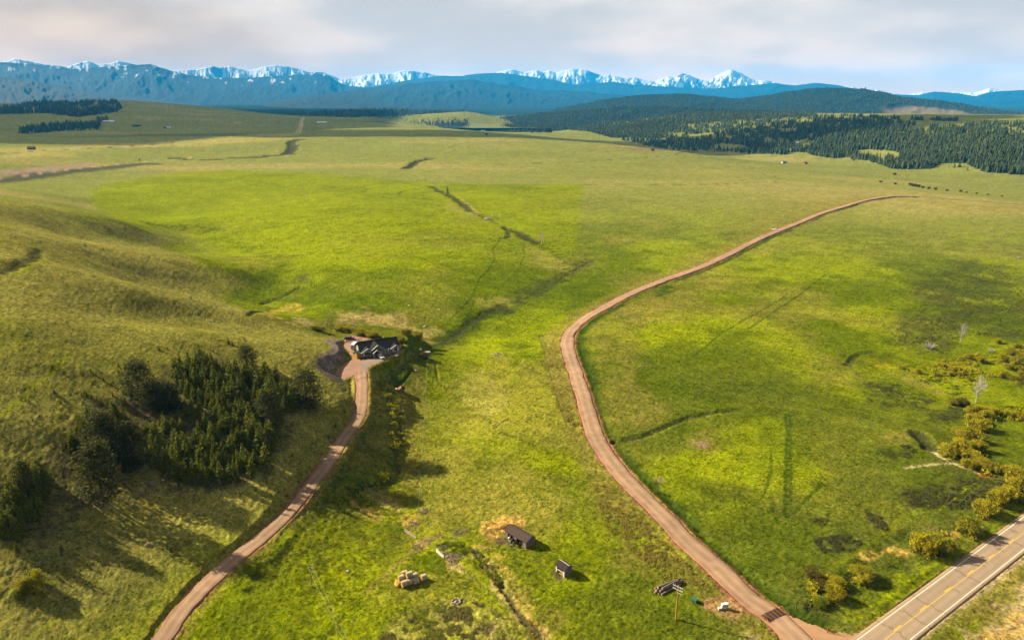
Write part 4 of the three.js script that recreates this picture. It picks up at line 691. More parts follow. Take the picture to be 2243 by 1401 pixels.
{
  const protos = {};
  const stand = (px, py, hpx, label, group, name = 'young_pine') => {
    const k = Math.floor(rnd() * pines.length), p = spot(px, py), h = tall(p, hpx), w = 0.85 + rnd() * 0.5; p.y = ground0(p.x, p.z) - 0.15;
    if (!protos[name + k]) { protos[name + k] = tree(name, label, p, h, pines[k], 0.022, group, 1, rnd() * 6.28, w); return; }
    copyOf(protos[name + k], p, rnd() * 6.28, label, group, new THREE.Vector3(h * w, h, h * w));
  };
  const clump = (poly, n, h0, h1, label, group, seed) => {
    const P = V(poly), b = bounds(P, 0), r = mulberry(seed), got = []; let tries = 0;
    while (got.length < n && tries++ < n * 40) { const x = lerp(b[0], b[1], r()), y = lerp(b[2], b[3], r()); if (!inside(P, x, y) || got.some((g) => Math.hypot(g[0] - x, (g[1] - y) * 1.3) < 6)) continue; got.push([x, y]); }
    got.sort((a, c) => a[1] - c[1]); for (const [x, y] of got) stand(x, y, lerp(h0, h1, r() ** 1.4), label, group);
  };
  clump('375,812 400,795 440,786 480,800 505,822 560,832 615,845 650,868 655,900 600,905 545,905 505,895 470,900 420,880 395,862', 96, 28, 58, 'young green pine in the crowded upper part of the shaded stand', 'young pines in the upper stand', 31);
  clump('460,900 505,900 545,908 560,930 600,950 610,990 575,1000 540,975 500,950 465,925', 38, 28, 58, 'young green pine in the middle of the stand below the upper thicket', 'young pines in the middle of the stand', 32);
  clump('250,965 300,955 345,950 390,965 440,985 480,1005 540,1000 585,1015 560,1045 505,1055 440,1072 385,1058 335,1020 285,985', 78, 26, 54, 'young green pine along the lower edge of the stand above the bare slope', 'young pines along the lower stand', 33);
  clump('138,975 160,945 200,918 250,912 285,935 262,965 222,985 185,1000 150,992', 34, 22, 42, 'young bushy pine behind the tallest pines at the left of the stand', 'young pines behind the tallest pines', 34);
  clump('-4,1130 20,1075 50,1052 85,1050 118,1062 110,1100 85,1135 60,1165 20,1185 -4,1180', 42, 30, 66, 'young bushy pine in the thicket at the left edge of the view', 'young pines at the left edge', 35);
  clump('200,905 235,880 270,878 288,905 262,925 225,918', 12, 12, 24, 'small young pine beside the brown bare soil patch', 'small pines by the bare soil', 36);
  for (const [x, y, h] of [[30, 1165, 42], [50, 1178, 34], [22, 1120, 48], [42, 1188, 22], [134, 1206, 18], [36, 1210, 26], [52, 1160, 30], [10, 1150, 40]]) stand(x, y, h, 'ragged young pine on the grass below the left edge thicket', 'pines below the left thicket');
  const seedlings = '348,768,10 366,767,8 170,772,4 178,787,4 265,783,4 287,781,5 127,804,5 138,819,9 198,815,10 215,812,6 226,834,10 202,839,8 260,804,10 258,815,9 262,835,9 275,843,9 74,854,5 118,862,13 103,867,5 112,870,4 55,879,9 63,880,7 72,873,4 25,864,4 69,900,5 132,884,9 141,881,7 158,904,4 130,914,7 60,926,7 71,922,9 3,953,8 30,978,6 184,866,14 178,868,11 190,870,16 200,873,12 211,876,10 247,868,12 101,972,10 115,968,12 136,986,8 165,965,8 500,752,14 508,756,9 535,744,8 470,742,5 467,770,7 631,748,6 470,796,10 186,540,7 225,548,7 418,655,9 276,609,5 206,606,5 147,595,4 293,503,6 114,553,5 88,532,6 24,520,5 190,524,5 380,655,5 262,609,4 176,542,4 225,493,5 186,490,5 273,501,5 8,712,4 36,707,4 680,880,12 718,905,8 755,905,12 735,935,12 720,960,10 680,985,9 640,1000,10 585,1060,12 625,1050,9 600,1075,8 700,880,9 745,880,9 712,860,8 560,1075,9 525,1085,8 480,1095,8 290,1150,9 200,1145,8 255,1210,7 280,1232,9 125,1240,8 130,1268,10 290,1245,7 220,1290,8 95,1305,8 140,1345,8';
  for (const [x, y, h] of V(seedlings)) stand(x, y, h * 1.15, y < 720 ? 'tiny dark seedling alone on the far grassy spurs' : y > 1100 ? 'small pine seedling on the grass below the big pine shadows' : x > 520 ? 'slender seedling between the stand and the house drive' : 'small dark pine seedling scattered on the open hillside', y < 720 ? 'seedlings on the far spurs' : y > 1100 ? 'seedlings below the stand' : x > 520 ? 'seedlings near the driveway' : 'seedlings on the open hillside', 'pine_seedling');
  // pines by the right-hand forest edge and on the plain
  for (const [x, y, h, l] of [[2091, 368, 13, 'left one of two pines standing alone before the forest edge'], [2102, 367, 17, 'right and taller one of two pines standing alone before the forest edge'], [2120, 374, 8, 'small pine right of the lone pair before the forest'], [2213, 382, 14, 'pine at the forest corner near the right frame edge'], [1870, 353, 10, 'small pine stepping out below the forest edge'], [980, 425, 20, 'lone slender pine in the gully at the top of the bench field'], [305, 352, 8, 'lone round tree beside the embankment road at the far left']]) stand(x, y, h, l, null, 'plain_pine');
}
{
  // the smaller pines filling the gaps of the stand, past counting
  const r = mulberry(99), im = new THREE.InstancedMesh(pines[1], needles, 460), polys = ['375,812 400,795 440,786 480,800 505,822 560,832 615,845 650,868 655,900 600,905 545,905 505,895 470,900 420,880 395,862', '460,900 545,908 600,950 610,990 575,1000 500,950', '250,965 345,950 440,985 480,1005 585,1015 505,1055 440,1072 335,1020', '-4,1130 20,1075 85,1050 118,1062 85,1135 20,1185 -4,1180', '138,975 200,918 285,935 222,985 150,992', '390,905 460,900 520,960 560,1000 470,990 360,950 330,930'].map(V), m4 = new THREE.Matrix4(), q = new THREE.Quaternion(), up = new THREE.Vector3(0, 1, 0); let k = 0;
  while (k < 460) { const P = polys[Math.floor(r() * polys.length * 1.6) % polys.length], b = bounds(P, 0), px = lerp(b[0], b[1], r()), py = lerp(b[2], b[3], r()); if (!inside(P, px, py)) continue; const p = spot(px, py), h = tall(p, lerp(16, 42, r())), w = h * (0.9 + r() * 0.5); im.setMatrixAt(k++, m4.compose(new THREE.Vector3(p.x, ground0(p.x, p.z) - 0.1, p.z), q.setFromAxisAngle(up, r() * 6.28), new THREE.Vector3(w, h, w))); }
  im.name = 'pine_thicket'; im.castShadow = im.receiveShadow = true; im.userData = { kind: 'stuff', label: 'small pines filling the gaps of the shaded stand', category: 'thicket' }; scene.add(im);
}
const YEL = [[0.19, 0.175, 0.003], [0.46, 0.385, 0.006]], OLIVE = [[0.17, 0.165, 0.004], [0.37, 0.335, 0.006]], GREEN = [[0.08, 0.12, 0.003], [0.2, 0.22, 0.004]], DUSK = [[0.06, 0.055, 0.006], [0.15, 0.11, 0.01]];
const crowns = { y: [41, 42, 43].map((s) => willowCrown(s, YEL)), o: [44, 45].map((s) => willowCrown(s, OLIVE)), g: [46, 47].map((s) => willowCrown(s, GREEN)), d: [48].map((s) => willowCrown(s, DUSK)) }, bushStems = [stems(51, 12, 0.7, 0.6, 0.03), stems(52, 12, 0.7, 0.6, 0.03)], bushProto = new Map();
function bush(px, py, rpx, kind, label, group, hk = 1) {           // px, py: middle of its foot
  const p = spot(px, py), r = rpx * 1.04 * mPer(p), k = Math.floor(rnd() * crowns[kind].length), key = kind + k; p.y = ground0(p.x, p.z) - 0.1;
  const s = new THREE.Vector3(r * (0.95 + rnd() * 0.2), r * hk * (0.78 + rnd() * 0.3), r * (0.9 + rnd() * 0.2));
  if (bushProto.has(key)) return copyOf(bushProto.get(key), p, rnd() * 6.28, label, group, s);
  const t = thing('willow_bush', label, 'bush', p, rnd() * 6.28, group); t.scale.copy(s); part('stem', bushStems[k % 2], bark, t); part('crown', crowns[kind][k], willowLeaf, t); bushProto.set(key, t); return t;
}
bush(1826, 1308, 25, 'y', 'round orange-brown willow nearest the junction, front one of a pair'); bush(1832, 1284, 22, 'y', 'round orange-brown willow, back one of the pair near the junction'); bush(1887, 1266, 33, 'o', 'round olive willow alone right of the pair by the road junction');
bush(1799, 1324, 20, 'g', 'green leafy bush over the dark ditch left of the round willow pair'); bush(1782, 1262, 24, 'd', 'dark brown thicket left of the willow pair', null, 0.8); bush(1800, 1285, 20, 'd', 'dark thicket with bare twigs between green bush and willow pair', null, 0.8);
bush(2020, 1206, 34, 'y', 'left half of the big double willow beside the highway'); bush(2062, 1206, 32, 'o', 'right half of the big double willow beside the highway'); bush(2122, 1166, 31, 'o', 'olive willow between the double willow and the roadside clump'); bush(2162, 1122, 29, 'y', 'orange willow at the left end of the roadside clump');
for (const [x, y, r] of [[2188, 1102, 26], [2207, 1088, 27], [2232, 1072, 29], [2258, 1056, 30], [2222, 1092, 20]]) bush(x, y, r, 'y', 'orange willow in the roadside clump at the right frame edge', 'willows of the roadside clump');
for (const [x, y, r] of [[2087, 996, 32], [2118, 962, 27], [2147, 942, 26], [2125, 1006, 25], [2120, 1024, 20], [2150, 1022, 22], [2168, 1030, 22], [2100, 950, 18], [2132, 925, 18], [2105, 985, 22], [2140, 985, 20]]) bush(x, y, r, 'y', 'golden willow in the dense row along the bend of the creek', 'willows along the creek bend');
bush(2222, 1046, 28, 'y', 'large golden willow at the right end of the creek row');
for (const [x, y, r] of [[2125, 905, 14], [2143, 903, 16], [2168, 905, 17], [2187, 908, 13], [2207, 912, 15], [2225, 914, 13], [2243, 918, 14], [2160, 916, 16]]) bush(x, y, r, 'y', 'low golden willow in the hedge-like row above the small meadow', 'willows above the small meadow');
bush(2088, 886, 15, 'o', 'olive bush left of the bare pale tree'); bush(2108, 888, 16, 'd', 'dark bush at the foot of the bare pale tree'); bush(2098, 950, 10, 'g', 'small green bush behind the eroded bank');
for (const [x, y, r] of [[2123, 785, 13], [2149, 792, 12], [2063, 803, 11], [2092, 815, 13], [2106, 822, 12], [2011, 818, 10], [2123, 832, 10], [2084, 822, 10], [1975, 808, 8], [2050, 822, 8]]) bush(x, y, r, 'y', 'small yellow willow in the scattered group on the wet meadow', 'willows scattered on the wet meadow');
for (const [x, y, r] of [[2200, 790, 14], [2217, 778, 15], [2223, 798, 15], [2240, 790, 14], [2197, 826, 13], [2220, 832, 14], [2240, 828, 15], [2237, 812, 13], [2210, 808, 12], [2228, 762, 11]]) bush(x, y, r, 'o', 'yellow-green willow in the thicket at the right edge above the meadow', 'willows of the right edge thicket');
bush(2186, 751, 10, 'y', 'small round yellow willow alone above the wet meadow');
for (const [x, y, r] of [[741, 724, 13], [756, 727, 12], [771, 729, 14], [788, 733, 15], [800, 735, 14], [815, 738, 16]]) bush(x, y, r, 'y', 'olive willow in the row behind the house', 'willows in the row behind the house', 0.9);
bush(686, 722, 10, 'o', 'small willow left of the fence line below the wetland'); bush(702, 726, 12, 'o', 'willow at the left end beside the fence line'); bush(890, 734, 13, 'o', 'left one of two rounded willows right behind the house'); bush(914, 741, 17, 'o', 'right and bigger of two rounded willows behind the house'); bush(872, 748, 18, 'o', 'low spreading willow against the back corner of the house', null, 0.7);
bush(852, 872, 10, 'o', 'small yellow bush beside the weathered hut'); bush(930, 784, 11, 'd', 'dark shrub beside the culvert under the fence corner');
bush(72, 1288, 32, 'o', 'leafy olive bush at the lower left among pine shadows', null, 1.1); bush(45, 1300, 18, 'g', 'green bush left of the olive bush at the lower left'); bush(1960, 383, 5, 'o', 'small round shrub out on the plain near the forest', null);
for (const [x, y, r] of [[1930, 399, 4], [1962, 404, 4], [1995, 406, 5], [2003, 408, 6], [2012, 409, 5], [2022, 411, 4], [2035, 413, 4], [2050, 415, 4], [2075, 418, 4], [2105, 420, 4], [2118, 422, 3], [2140, 424, 3], [2165, 427, 3], [2195, 430, 3], [1430, 330, 5]]) bush(x, y, r, 'd', 'tiny dark shrub in the line along the distant stream', 'shrubs along the distant stream');
// bare trees
const ghostA = bareTree(61, 30, 1.1, 0.26), ghostB = bareTree(62, 34, 1.0, 0.3), ghostC = bareTree(63, 40, 1.6, 0.14), greyTwig = paintM('silver_twigs', 0.38, 0.34, 0.31, 1);
const bare = (px, py, hpx, g, label, w = 1) => { const p = spot(px, py), h = tall(p, hpx); p.y = ground0(p.x, p.z) - 0.1; const t = thing('bare_tree', label, 'tree', p, rnd() * 6); t.scale.set(h * w, h, h * w); part('trunk', tube([0, 0, 0], [0, 0.92, 0], 0.022, 0.005, 6), greyTwig, t); part('crown', g, greyTwig, t); };
bare(2104, 751, 40, ghostA, 'upper bare pale tree on the wet meadow'); bare(2138, 882, 54, ghostB, 'lower bare pale tree beside the creek willows'); bare(1186, 534, 28, ghostC, 'slim leafless poplar at the edge of the bench field'); bare(1096, 482, 14, ghostC, 'small leafless sapling in the bench gully'); bare(1078, 478, 12, ghostC, 'leafless sapling beside the pale stones in the gully');
const snag = (px, py, rpx, label) => { const p = spot(px, py), s = rpx * mPer(p), t = thing('dead_shrub', label, 'shrub', p, rnd() * 6); t.scale.set(s, s * 0.8, s); part('stem', stems(66, 40, 1, 1, 0.035), greyTwig, t); };
snag(2037, 763, 17, 'wide grey dead shrub on the sagebrush flat'); snag(2170, 770, 10, 'small grey dead shrub right of the upper bare tree'); snag(2232, 566, 7, 'grey dead shrub far up at the right frame edge');

// ---------------------------------------------------------------- low growth beyond counting
{
  const tuft = (seed, n, w, h, c) => { const r = mulberry(seed), pos = [], cols = []; for (let i = 0; i < n; i++) { const a = r() * 6.28, q = w * Math.sqrt(r()), x = Math.cos(a) * q, z = Math.sin(a) * q; spray(pos, cols, x, h * (0.25 + 0.6 * r()) * (1 - 0.4 * q / w), z, 0.45 * w, c, r, 0.6); } return soup(pos, cols); };
  const sow = (name, label, n, seed, geo, polys, sMin, sMax, yMin = 0) => {
    const P = polys.map(V), B = P.map((p) => bounds(p, 0)), r = mulberry(seed), m4 = new THREE.Matrix4(), q = new THREE.Quaternion(), up = new THREE.Vector3(0, 1, 0), c = new THREE.Color();
    const im = new THREE.InstancedMesh(geo, leafM(name + '_leaf', { transmission: 0.15 }), n); im.name = numbered(name); let k = 0, tries = 0;
    const area = B.map((b) => (b[1] - b[0]) * (b[3] - b[2])), sum = area.reduce((a, b) => a + b, 0);
    while (k < n && tries++ < n * 8) {
      let pick = r() * sum, i = 0; while (i < B.length - 1 && pick > area[i]) pick -= area[i++];
      const px = lerp(B[i][0], B[i][1], r()), py = lerp(B[i][2], B[i][3], r()); if (!inside(P[i], px, py)) continue;
      const d = ray(px, py); let t = CAM_H / -d[1], y = 0; for (let e = 0; e < 4; e++) { y = level(d[0] * t, d[2] * t); t = (y - CAM_H) / d[1]; }
      const x = d[0] * t, z = d[2] * t; if (fbm(x / 11 + seed, z / 11, 3) < 0.22 + 0.42 * r() || fbm(x / 2.2, z / 2.2, 2) < 0.42 || bed(x, z)[0] > 0.05) continue;
      const s = lerp(sMin, sMax, r() ** 2); im.setMatrixAt(k, m4.compose(new THREE.Vector3(x, ground0(x, z), z), q.setFromAxisAngle(up, r() * 6.28), new THREE.Vector3(s, s * (0.7 + r() * 0.5), s))); const g = 0.7 + r() * 0.6; im.setColorAt(k++, c.setRGB(g * (0.9 + r() * 0.2), g, g));
    }
    im.count = k; im.castShadow = im.receiveShadow = true; im.userData = { kind: 'stuff', label, category: 'ground cover' }; scene.add(im);
  };
  sow('sagebrush', 'dark sagebrush dotting the flats at the right', 7500, 71, tuft(1, 12, 0.5, 0.6, [0.075, 0.075, 0.02]), ['1990,640 2040,610 2110,570 2180,580 2210,600 2250,640 2250,740 2150,735 2060,750 1990,760 1950,730 1990,700 2020,680', '1955,745 2040,735 2100,760 2080,775 2000,775', '1880,840 1940,835 2000,850 2050,880 2020,900 1960,895 1900,880', '2035,905 2070,890 2110,895 2115,912 2070,930 2040,925', '1970,1080 2040,1060 2120,1045 2200,1050 2220,1070 2160,1110 2080,1115 2000,1110', '1780,1180 1850,1170 1890,1185 1880,1205 1800,1210', '1890,1110 1930,1130 1950,1165 1910,1150', '1990,820 2060,825 2140,850 2130,870 2050,860', '1760,1130 1800,1125 1830,1150 1790,1160', '1900,985 1990,975 2020,995 1960,1010'], 0.45, 1.25);
  sow('shrubby_ground_cover', 'greyish low shrubs on the mound at the bottom centre', 1300, 72, tuft(2, 10, 0.4, 0.4, [0.2, 0.175, 0.05]), ['820,1405 880,1360 960,1330 1040,1318 1090,1340 1110,1370 1105,1410'], 0.5, 1.3);
  sow('tall_weeds', 'dark green weeds along the road ditches and banks', 5200, 73, tuft(3, 9, 0.4, 0.5, [0.06, 0.09, 0.005]), ['1300,960 1312,950 1300,880 1290,830 1280,790 1268,755 1262,770 1272,830 1290,900', '1420,1080 1440,1070 1500,1140 1560,1200 1620,1255 1600,1260 1540,1205 1480,1150', '520,1290 600,1215 700,1105 780,985 815,900 800,985 720,1100 620,1210 540,1300', '835,860 870,825 910,790 900,810 860,850', '850,880 880,880 890,960 870,1045 800,1085 770,1100 830,1050 850,1000', '960,770 1000,725 1080,680 1120,684 1060,705 1010,750', '950,1195 1000,1185 1060,1215 1110,1290 1090,1290 1040,1225', '1790,1335 1815,1300 1840,1250 1900,1200 1990,1150 2000,1170 1900,1225 1850,1290 1830,1330'], 0.5, 1.5);
  sow('dry_grass', 'bleached bunch grass along the creek and paddock', 6500, 74, tuft(4, 9, 0.35, 0.5, [0.24, 0.19, 0.03]), ['1040,1200 1070,1230 1110,1290 1150,1350 1210,1405 1170,1405 1120,1330 1070,1260', '850,860 910,850 925,900 918,1060 905,1150 860,1140 800,1120 775,1098 830,1060 860,1000', '1300,1060 1345,1070 1480,1210 1560,1290 1450,1270 1320,1150', '1620,1405 1665,1362 1690,1365 1710,1400', '745,706 850,684 905,700 900,722 800,712', '1180,740 1240,800 1280,940 1265,965 1200,850'], 0.5, 1.3);
  sow('green_grass', 'lush tufts of grass in the near paddock and by the bales', 9000, 75, tuft(5, 9, 0.35, 0.45, [0.13, 0.16, 0.003]), ['560,1401 640,1210 760,1130 900,1180 1050,1290 1180,1401', '930,1180 1000,1140 1250,1160 1400,1230 1430,1260 1430,1310 1560,1401 1220,1401 1110,1290', '1700,1250 1850,1180 2000,1160 2100,1210 1900,1370 1760,1340'], 0.5, 1.4);
  sow('willow_scrub', 'low yellow-green willow scrub between the creek bushes at the right and behind the house', 1150, 77, tuft(7, 16, 0.8, 1.0, [0.27, 0.245, 0.006]), ['2060,1010 2100,940 2160,890 2243,895 2250,925 2180,915 2150,980 2180,1040 2230,1050 2150,1040 2090,1010', '1960,800 2060,790 2130,775 2250,760 2250,840 2120,845 2020,830', '1990,1200 2120,1145 2200,1080 2250,1045 2250,1070 2160,1125 2080,1180 2010,1208', '1770,1270 1840,1245 1900,1250 1880,1280 1830,1310 1780,1320', '850,885 885,872 890,960 872,1040 800,1082 772,1098 830,1045 855,990', '735,716 825,720 840,742 762,733', '860,738 900,722 925,738 885,760'], 0.6, 1.7);
  sow('straw_litter', 'golden straw strewn around the long horse shelter', 800, 76, tuft(6, 7, 0.4, 0.16, [0.5, 0.32, 0.08]), ['1061,1143 1078,1141 1105,1136 1128,1131 1142,1140 1147,1152 1143,1163 1120,1172 1100,1180 1078,1186 1062,1178'], 0.6, 1.2);
}

// ---------------------------------------------------------------- buildings
const M = {
  siding: paintM('taupe_siding', 0.17, 0.14, 0.12, 0.9), trim: paintM('white_trim', 0.55, 0.52, 0.47, 0.8), metalRoof: paintM('brown_metal_roof', 0.055, 0.036, 0.031, 0.7, {}), darkRoof: paintM('dark_brown_roof', 0.02, 0.011, 0.012, 0.7), shingle: paintM('charcoal_shingles', 0.014, 0.0145, 0.016, 1), houseWall: paintM('greige_siding', 0.24, 0.2, 0.155, 0.9), stoneW: paintM('stone_veneer', 0.13, 0.105, 0.08, 1),
  glass: paintM('dark_glass', 0.015, 0.018, 0.022, 0.15), door: paintM('white_door', 0.6, 0.57, 0.52, 0.7), deck: paintM('grey_concrete', 0.22, 0.19, 0.165, 1), wood: paintM('weathered_wood', 0.17, 0.135, 0.1, 1), orangeWood: paintM('orange_stained_wood', 0.42, 0.2, 0.02, 0.8), greenRoof: paintM('green_metal_roof', 0.02, 0.21, 0.12, 0.6), whiteM: paintM('white_panel', 0.66, 0.65, 0.62, 0.6), white2: paintM('pale_grey_panel', 0.42, 0.42, 0.42, 0.6), black: paintM('black_rubber', 0.015, 0.015, 0.015, 0.9), rust: paintM('rusted_iron', 0.17, 0.075, 0.035, 0.9), orangeP: paintM('orange_pipe', 0.36, 0.13, 0.025, 0.8), dark: paintM('dark_interior', 0.03, 0.025, 0.02, 1), redP: paintM('maroon_car_paint', 0.08, 0.012, 0.015, 0.35), greyP: paintM('silver_car_paint', 0.4, 0.38, 0.37, 0.35), whiteP: paintM('white_car_paint', 0.72, 0.72, 0.7, 0.35), straw: paintM('straw_matte', 0.34, 0.2, 0.045, 1), stone: paintM('tan_stone', 0.3, 0.21, 0.14, 1), stone2: paintM('pale_stone', 0.36, 0.31, 0.26, 1), galv: paintM('galvanised_steel', 0.4, 0.39, 0.37, 0.5, { metalness: 0.4 }), pole: paintM('honey_pole_wood', 0.34, 0.185, 0.05, 0.95), log: paintM('grey_log', 0.2, 0.15, 0.125, 1), log2: paintM('dark_log', 0.085, 0.06, 0.055, 1), logEnd: paintM('cut_log_end', 0.34, 0.22, 0.13, 1), yellow: paintM('yellow_sign_face', 0.8, 0.5, 0.0, 0.6), wire: paintM('wire', 0.14, 0.13, 0.1, 0.6), net: paintM('net_wrapped_hay', 0.34, 0.29, 0.19, 1), hay: paintM('hay_end', 0.44, 0.255, 0.06, 1), greenBox: paintM('green_utility_paint', 0.035, 0.1, 0.06, 0.7), orangeM: paintM('fluorescent_mesh', 0.7, 0.16, 0.02, 0.8),
};
const roofTop = (t, w, eave, rise, len, mat, over, name = 'roof', x = 0, z = 0, y = 0) => { const r = []; for (const s of [1, -1]) { const m = part(name, slope(w, eave, rise, len, s, over), mat, t); m.position.set(x, y, z); r.push(m); } return r; };

// ranch house on the pad
{
  const A = spot(791, 781.5), B = spot(873.5, 769); A.y = B.y = 8; const Ln = A.distanceTo(B), tn = turnTo(A, B), Dp = 9.5, mid = A.clone().lerp(B, 0.5);
  mid.x -= Math.sin(tn) * Dp / 2; mid.z -= Math.cos(tn) * Dp / 2; mid.y = 7.95;
  const t = thing('ranch_house', 'long single-storey ranch house with charcoal gabled roof at the end of the gravel drive', 'house', mid, tn);
  const body = prism(Dp, 2.8, 2.75, Ln).rotateY(Math.PI / 2); part('wall', body, M.houseWall, t);
  for (const s of [1, -1]) { const m = part('roof', slope(Dp, 2.8, 2.75, Ln, s, 0.6, 0.16).rotateY(-Math.PI / 2), M.shingle, t); m.position.y = 0.02; if (s > 0) part('ridge_cap', box(Ln + 1.1, 0.1, 0.3, 0, 2.8 + 2.75 + 0.15, 0), M.shingle, m); }
  const front = Dp / 2, gable = (x, w, d, eave, rise, entry) => {
    const g = part(entry ? 'entry_gable' : 'front_gable', prism(w, eave, rise, d + 0.001).translate(x, 0, front + d / 2), entry ? M.stoneW : M.houseWall, t);
    for (const s of [1, -1]) { const r = part('gable_roof', slope(w, eave, rise, d + 3.4, s, 0.45, 0.14), M.shingle, g); r.position.set(x, 0.03, front + d / 2 - 1.7); }
    for (const s of [1, -1]) { const r = part('fascia', slope(w, eave, rise, 0.06, s, 0.45, 0.2), M.trim, g); r.position.set(x, -0.2, front + d + 0.34); }
    return g;
  };
  const x0 = -Ln / 2, q = (f) => x0 + Ln * f;
  const window = (x, y, w, h, z, panes = 2) => { const f = part('window', box(w + 0.2, h + 0.2, 0.08, x, y, z), M.trim, t); for (let i = 0; i < panes; i++) part('pane', box(w / panes - 0.1, h - 0.1, 0.04, x - w / 2 + (i + 0.5) * w / panes, y, z + 0.035), M.glass, f); return f; };
  gable(q(0.16), 5.4, 1.0, 2.6, 1.5); gable(q(0.41), 6.6, 1.8, 2.9, 2.5); gable(q(0.36), 3.2, 3.4, 2.5, 1.2, true); gable(q(0.9), 4.2, 1.0, 2.6, 1.3);
  window(q(0.16), 1.55, 2.9, 1.5, front + 1.03, 3); for (const s of [-1, 1]) part('shutter', box(0.55, 1.6, 0.06, q(0.16) + s * 1.85, 1.55, front + 1.04), M.door, t);
  window(q(0.9), 1.55, 1.5, 1.6, front + 1.03, 2); for (const s of [-1, 1]) part('shutter', box(0.6, 1.7, 0.06, q(0.9) + s * 1.15, 1.55, front + 1.04), M.door, t);
  window(q(0.73), 1.6, 1.4, 1.2, front + 0.03, 2); window(q(0.56), 1.6, 1.2, 1.2, front + 0.03, 2);
  const dr = part('door', box(1.0, 2.1, 0.08, q(0.36), 1.1, front + 3.43), M.dark, t); part('handle', box(0.06, 0.12, 0.06, q(0.36) + 0.38, 1.1, front + 3.5), M.galv, dr);
  for (const s of [-1, 1]) part('porch_post', box(0.3, 2.6, 0.3, q(0.36) + s * 1.5, 1.3, front + 3.75), M.trim, t);
  part('porch_slab', box(Ln * 0.3, 0.16, 1.8, q(0.62), 0.1, front + 0.95), M.deck, t); for (const f of [0.5, 0.62, 0.7]) part('porch_post', box(0.2, 2.7, 0.2, q(f), 1.4, front + 1.7), M.trim, t);
  part('chimney', box(0.5, 0.9, 0.5, q(0.7), 5.6, -1.2), M.deck, t);
  for (const f of [0.3, 0.55]) part('roof_vent', tube([q(f), 4.4, -1.9], [q(f), 5.2, -1.9], 0.08, 0.08), M.galv, t);
  part('foundation', box(Ln + 0.1, 0.5, Dp + 0.1, 0, 0.05, 0), M.deck, t);
}
// white enclosed trailer and orange shed at the house's left end
{
  const p = spot(774, 767.5), t = thing('enclosed_trailer', 'white box trailer parked between the orange shed and the back yard', 'trailer', new THREE.Vector3(p.x, 8.02, p.z), -0.12);
  part('body', box(2.3, 2.3, 4.6, 0, 1.65, -2.0), M.whiteM, t); part('roof', box(2.34, 0.08, 4.64, 0, 2.84, -2.0), M.whiteP, t); part('door', box(2.0, 1.9, 0.06, 0, 1.6, 0.33), M.white2, t);
  for (const s of [-1, 1]) for (const z of [-1.6, -2.5]) part('wheel', new THREE.CylinderGeometry(0.34, 0.34, 0.22, 14).rotateZ(Math.PI / 2).translate(s * 1.05, 0.34, z), M.black, t);
  part('hitch', join([box(0.1, 0.1, 1.2, 0, 0.5, -4.9), tube([0, 0, -5.3], [0, 0.55, -5.3], 0.05)]), M.galv, t);
  const a = spot(777.5, 785), b = spot(789.5, 782.5); const L2 = 3.3, th = turnTo(a, b) + 0.25, c = a.clone().lerp(b, 0.5);
  const s = thing('garden_shed', 'small orange wooden shed with a green roof beside the house', 'shed', new THREE.Vector3(c.x, 8.02, c.z - 0.9), th);
  part('wall', prism(2.7, 2.2, 0.9, L2).rotateY(Math.PI / 2), M.orangeWood, s); for (const k of [1, -1]) part('roof', slope(2.7, 2.2, 0.9, L2, k, 0.25, 0.08).rotateY(-Math.PI / 2), M.greenRoof, s);
  part('door', box(0.9, 1.8, 0.05, -0.6, 0.95, 1.38), M.orangeWood, s); part('corner_board', join([box(0.1, 2.2, 0.1, -L2 / 2, 1.1, 1.36), box(0.1, 2.2, 0.1, L2 / 2, 1.1, 1.36)]), M.orangeWood, s);
}
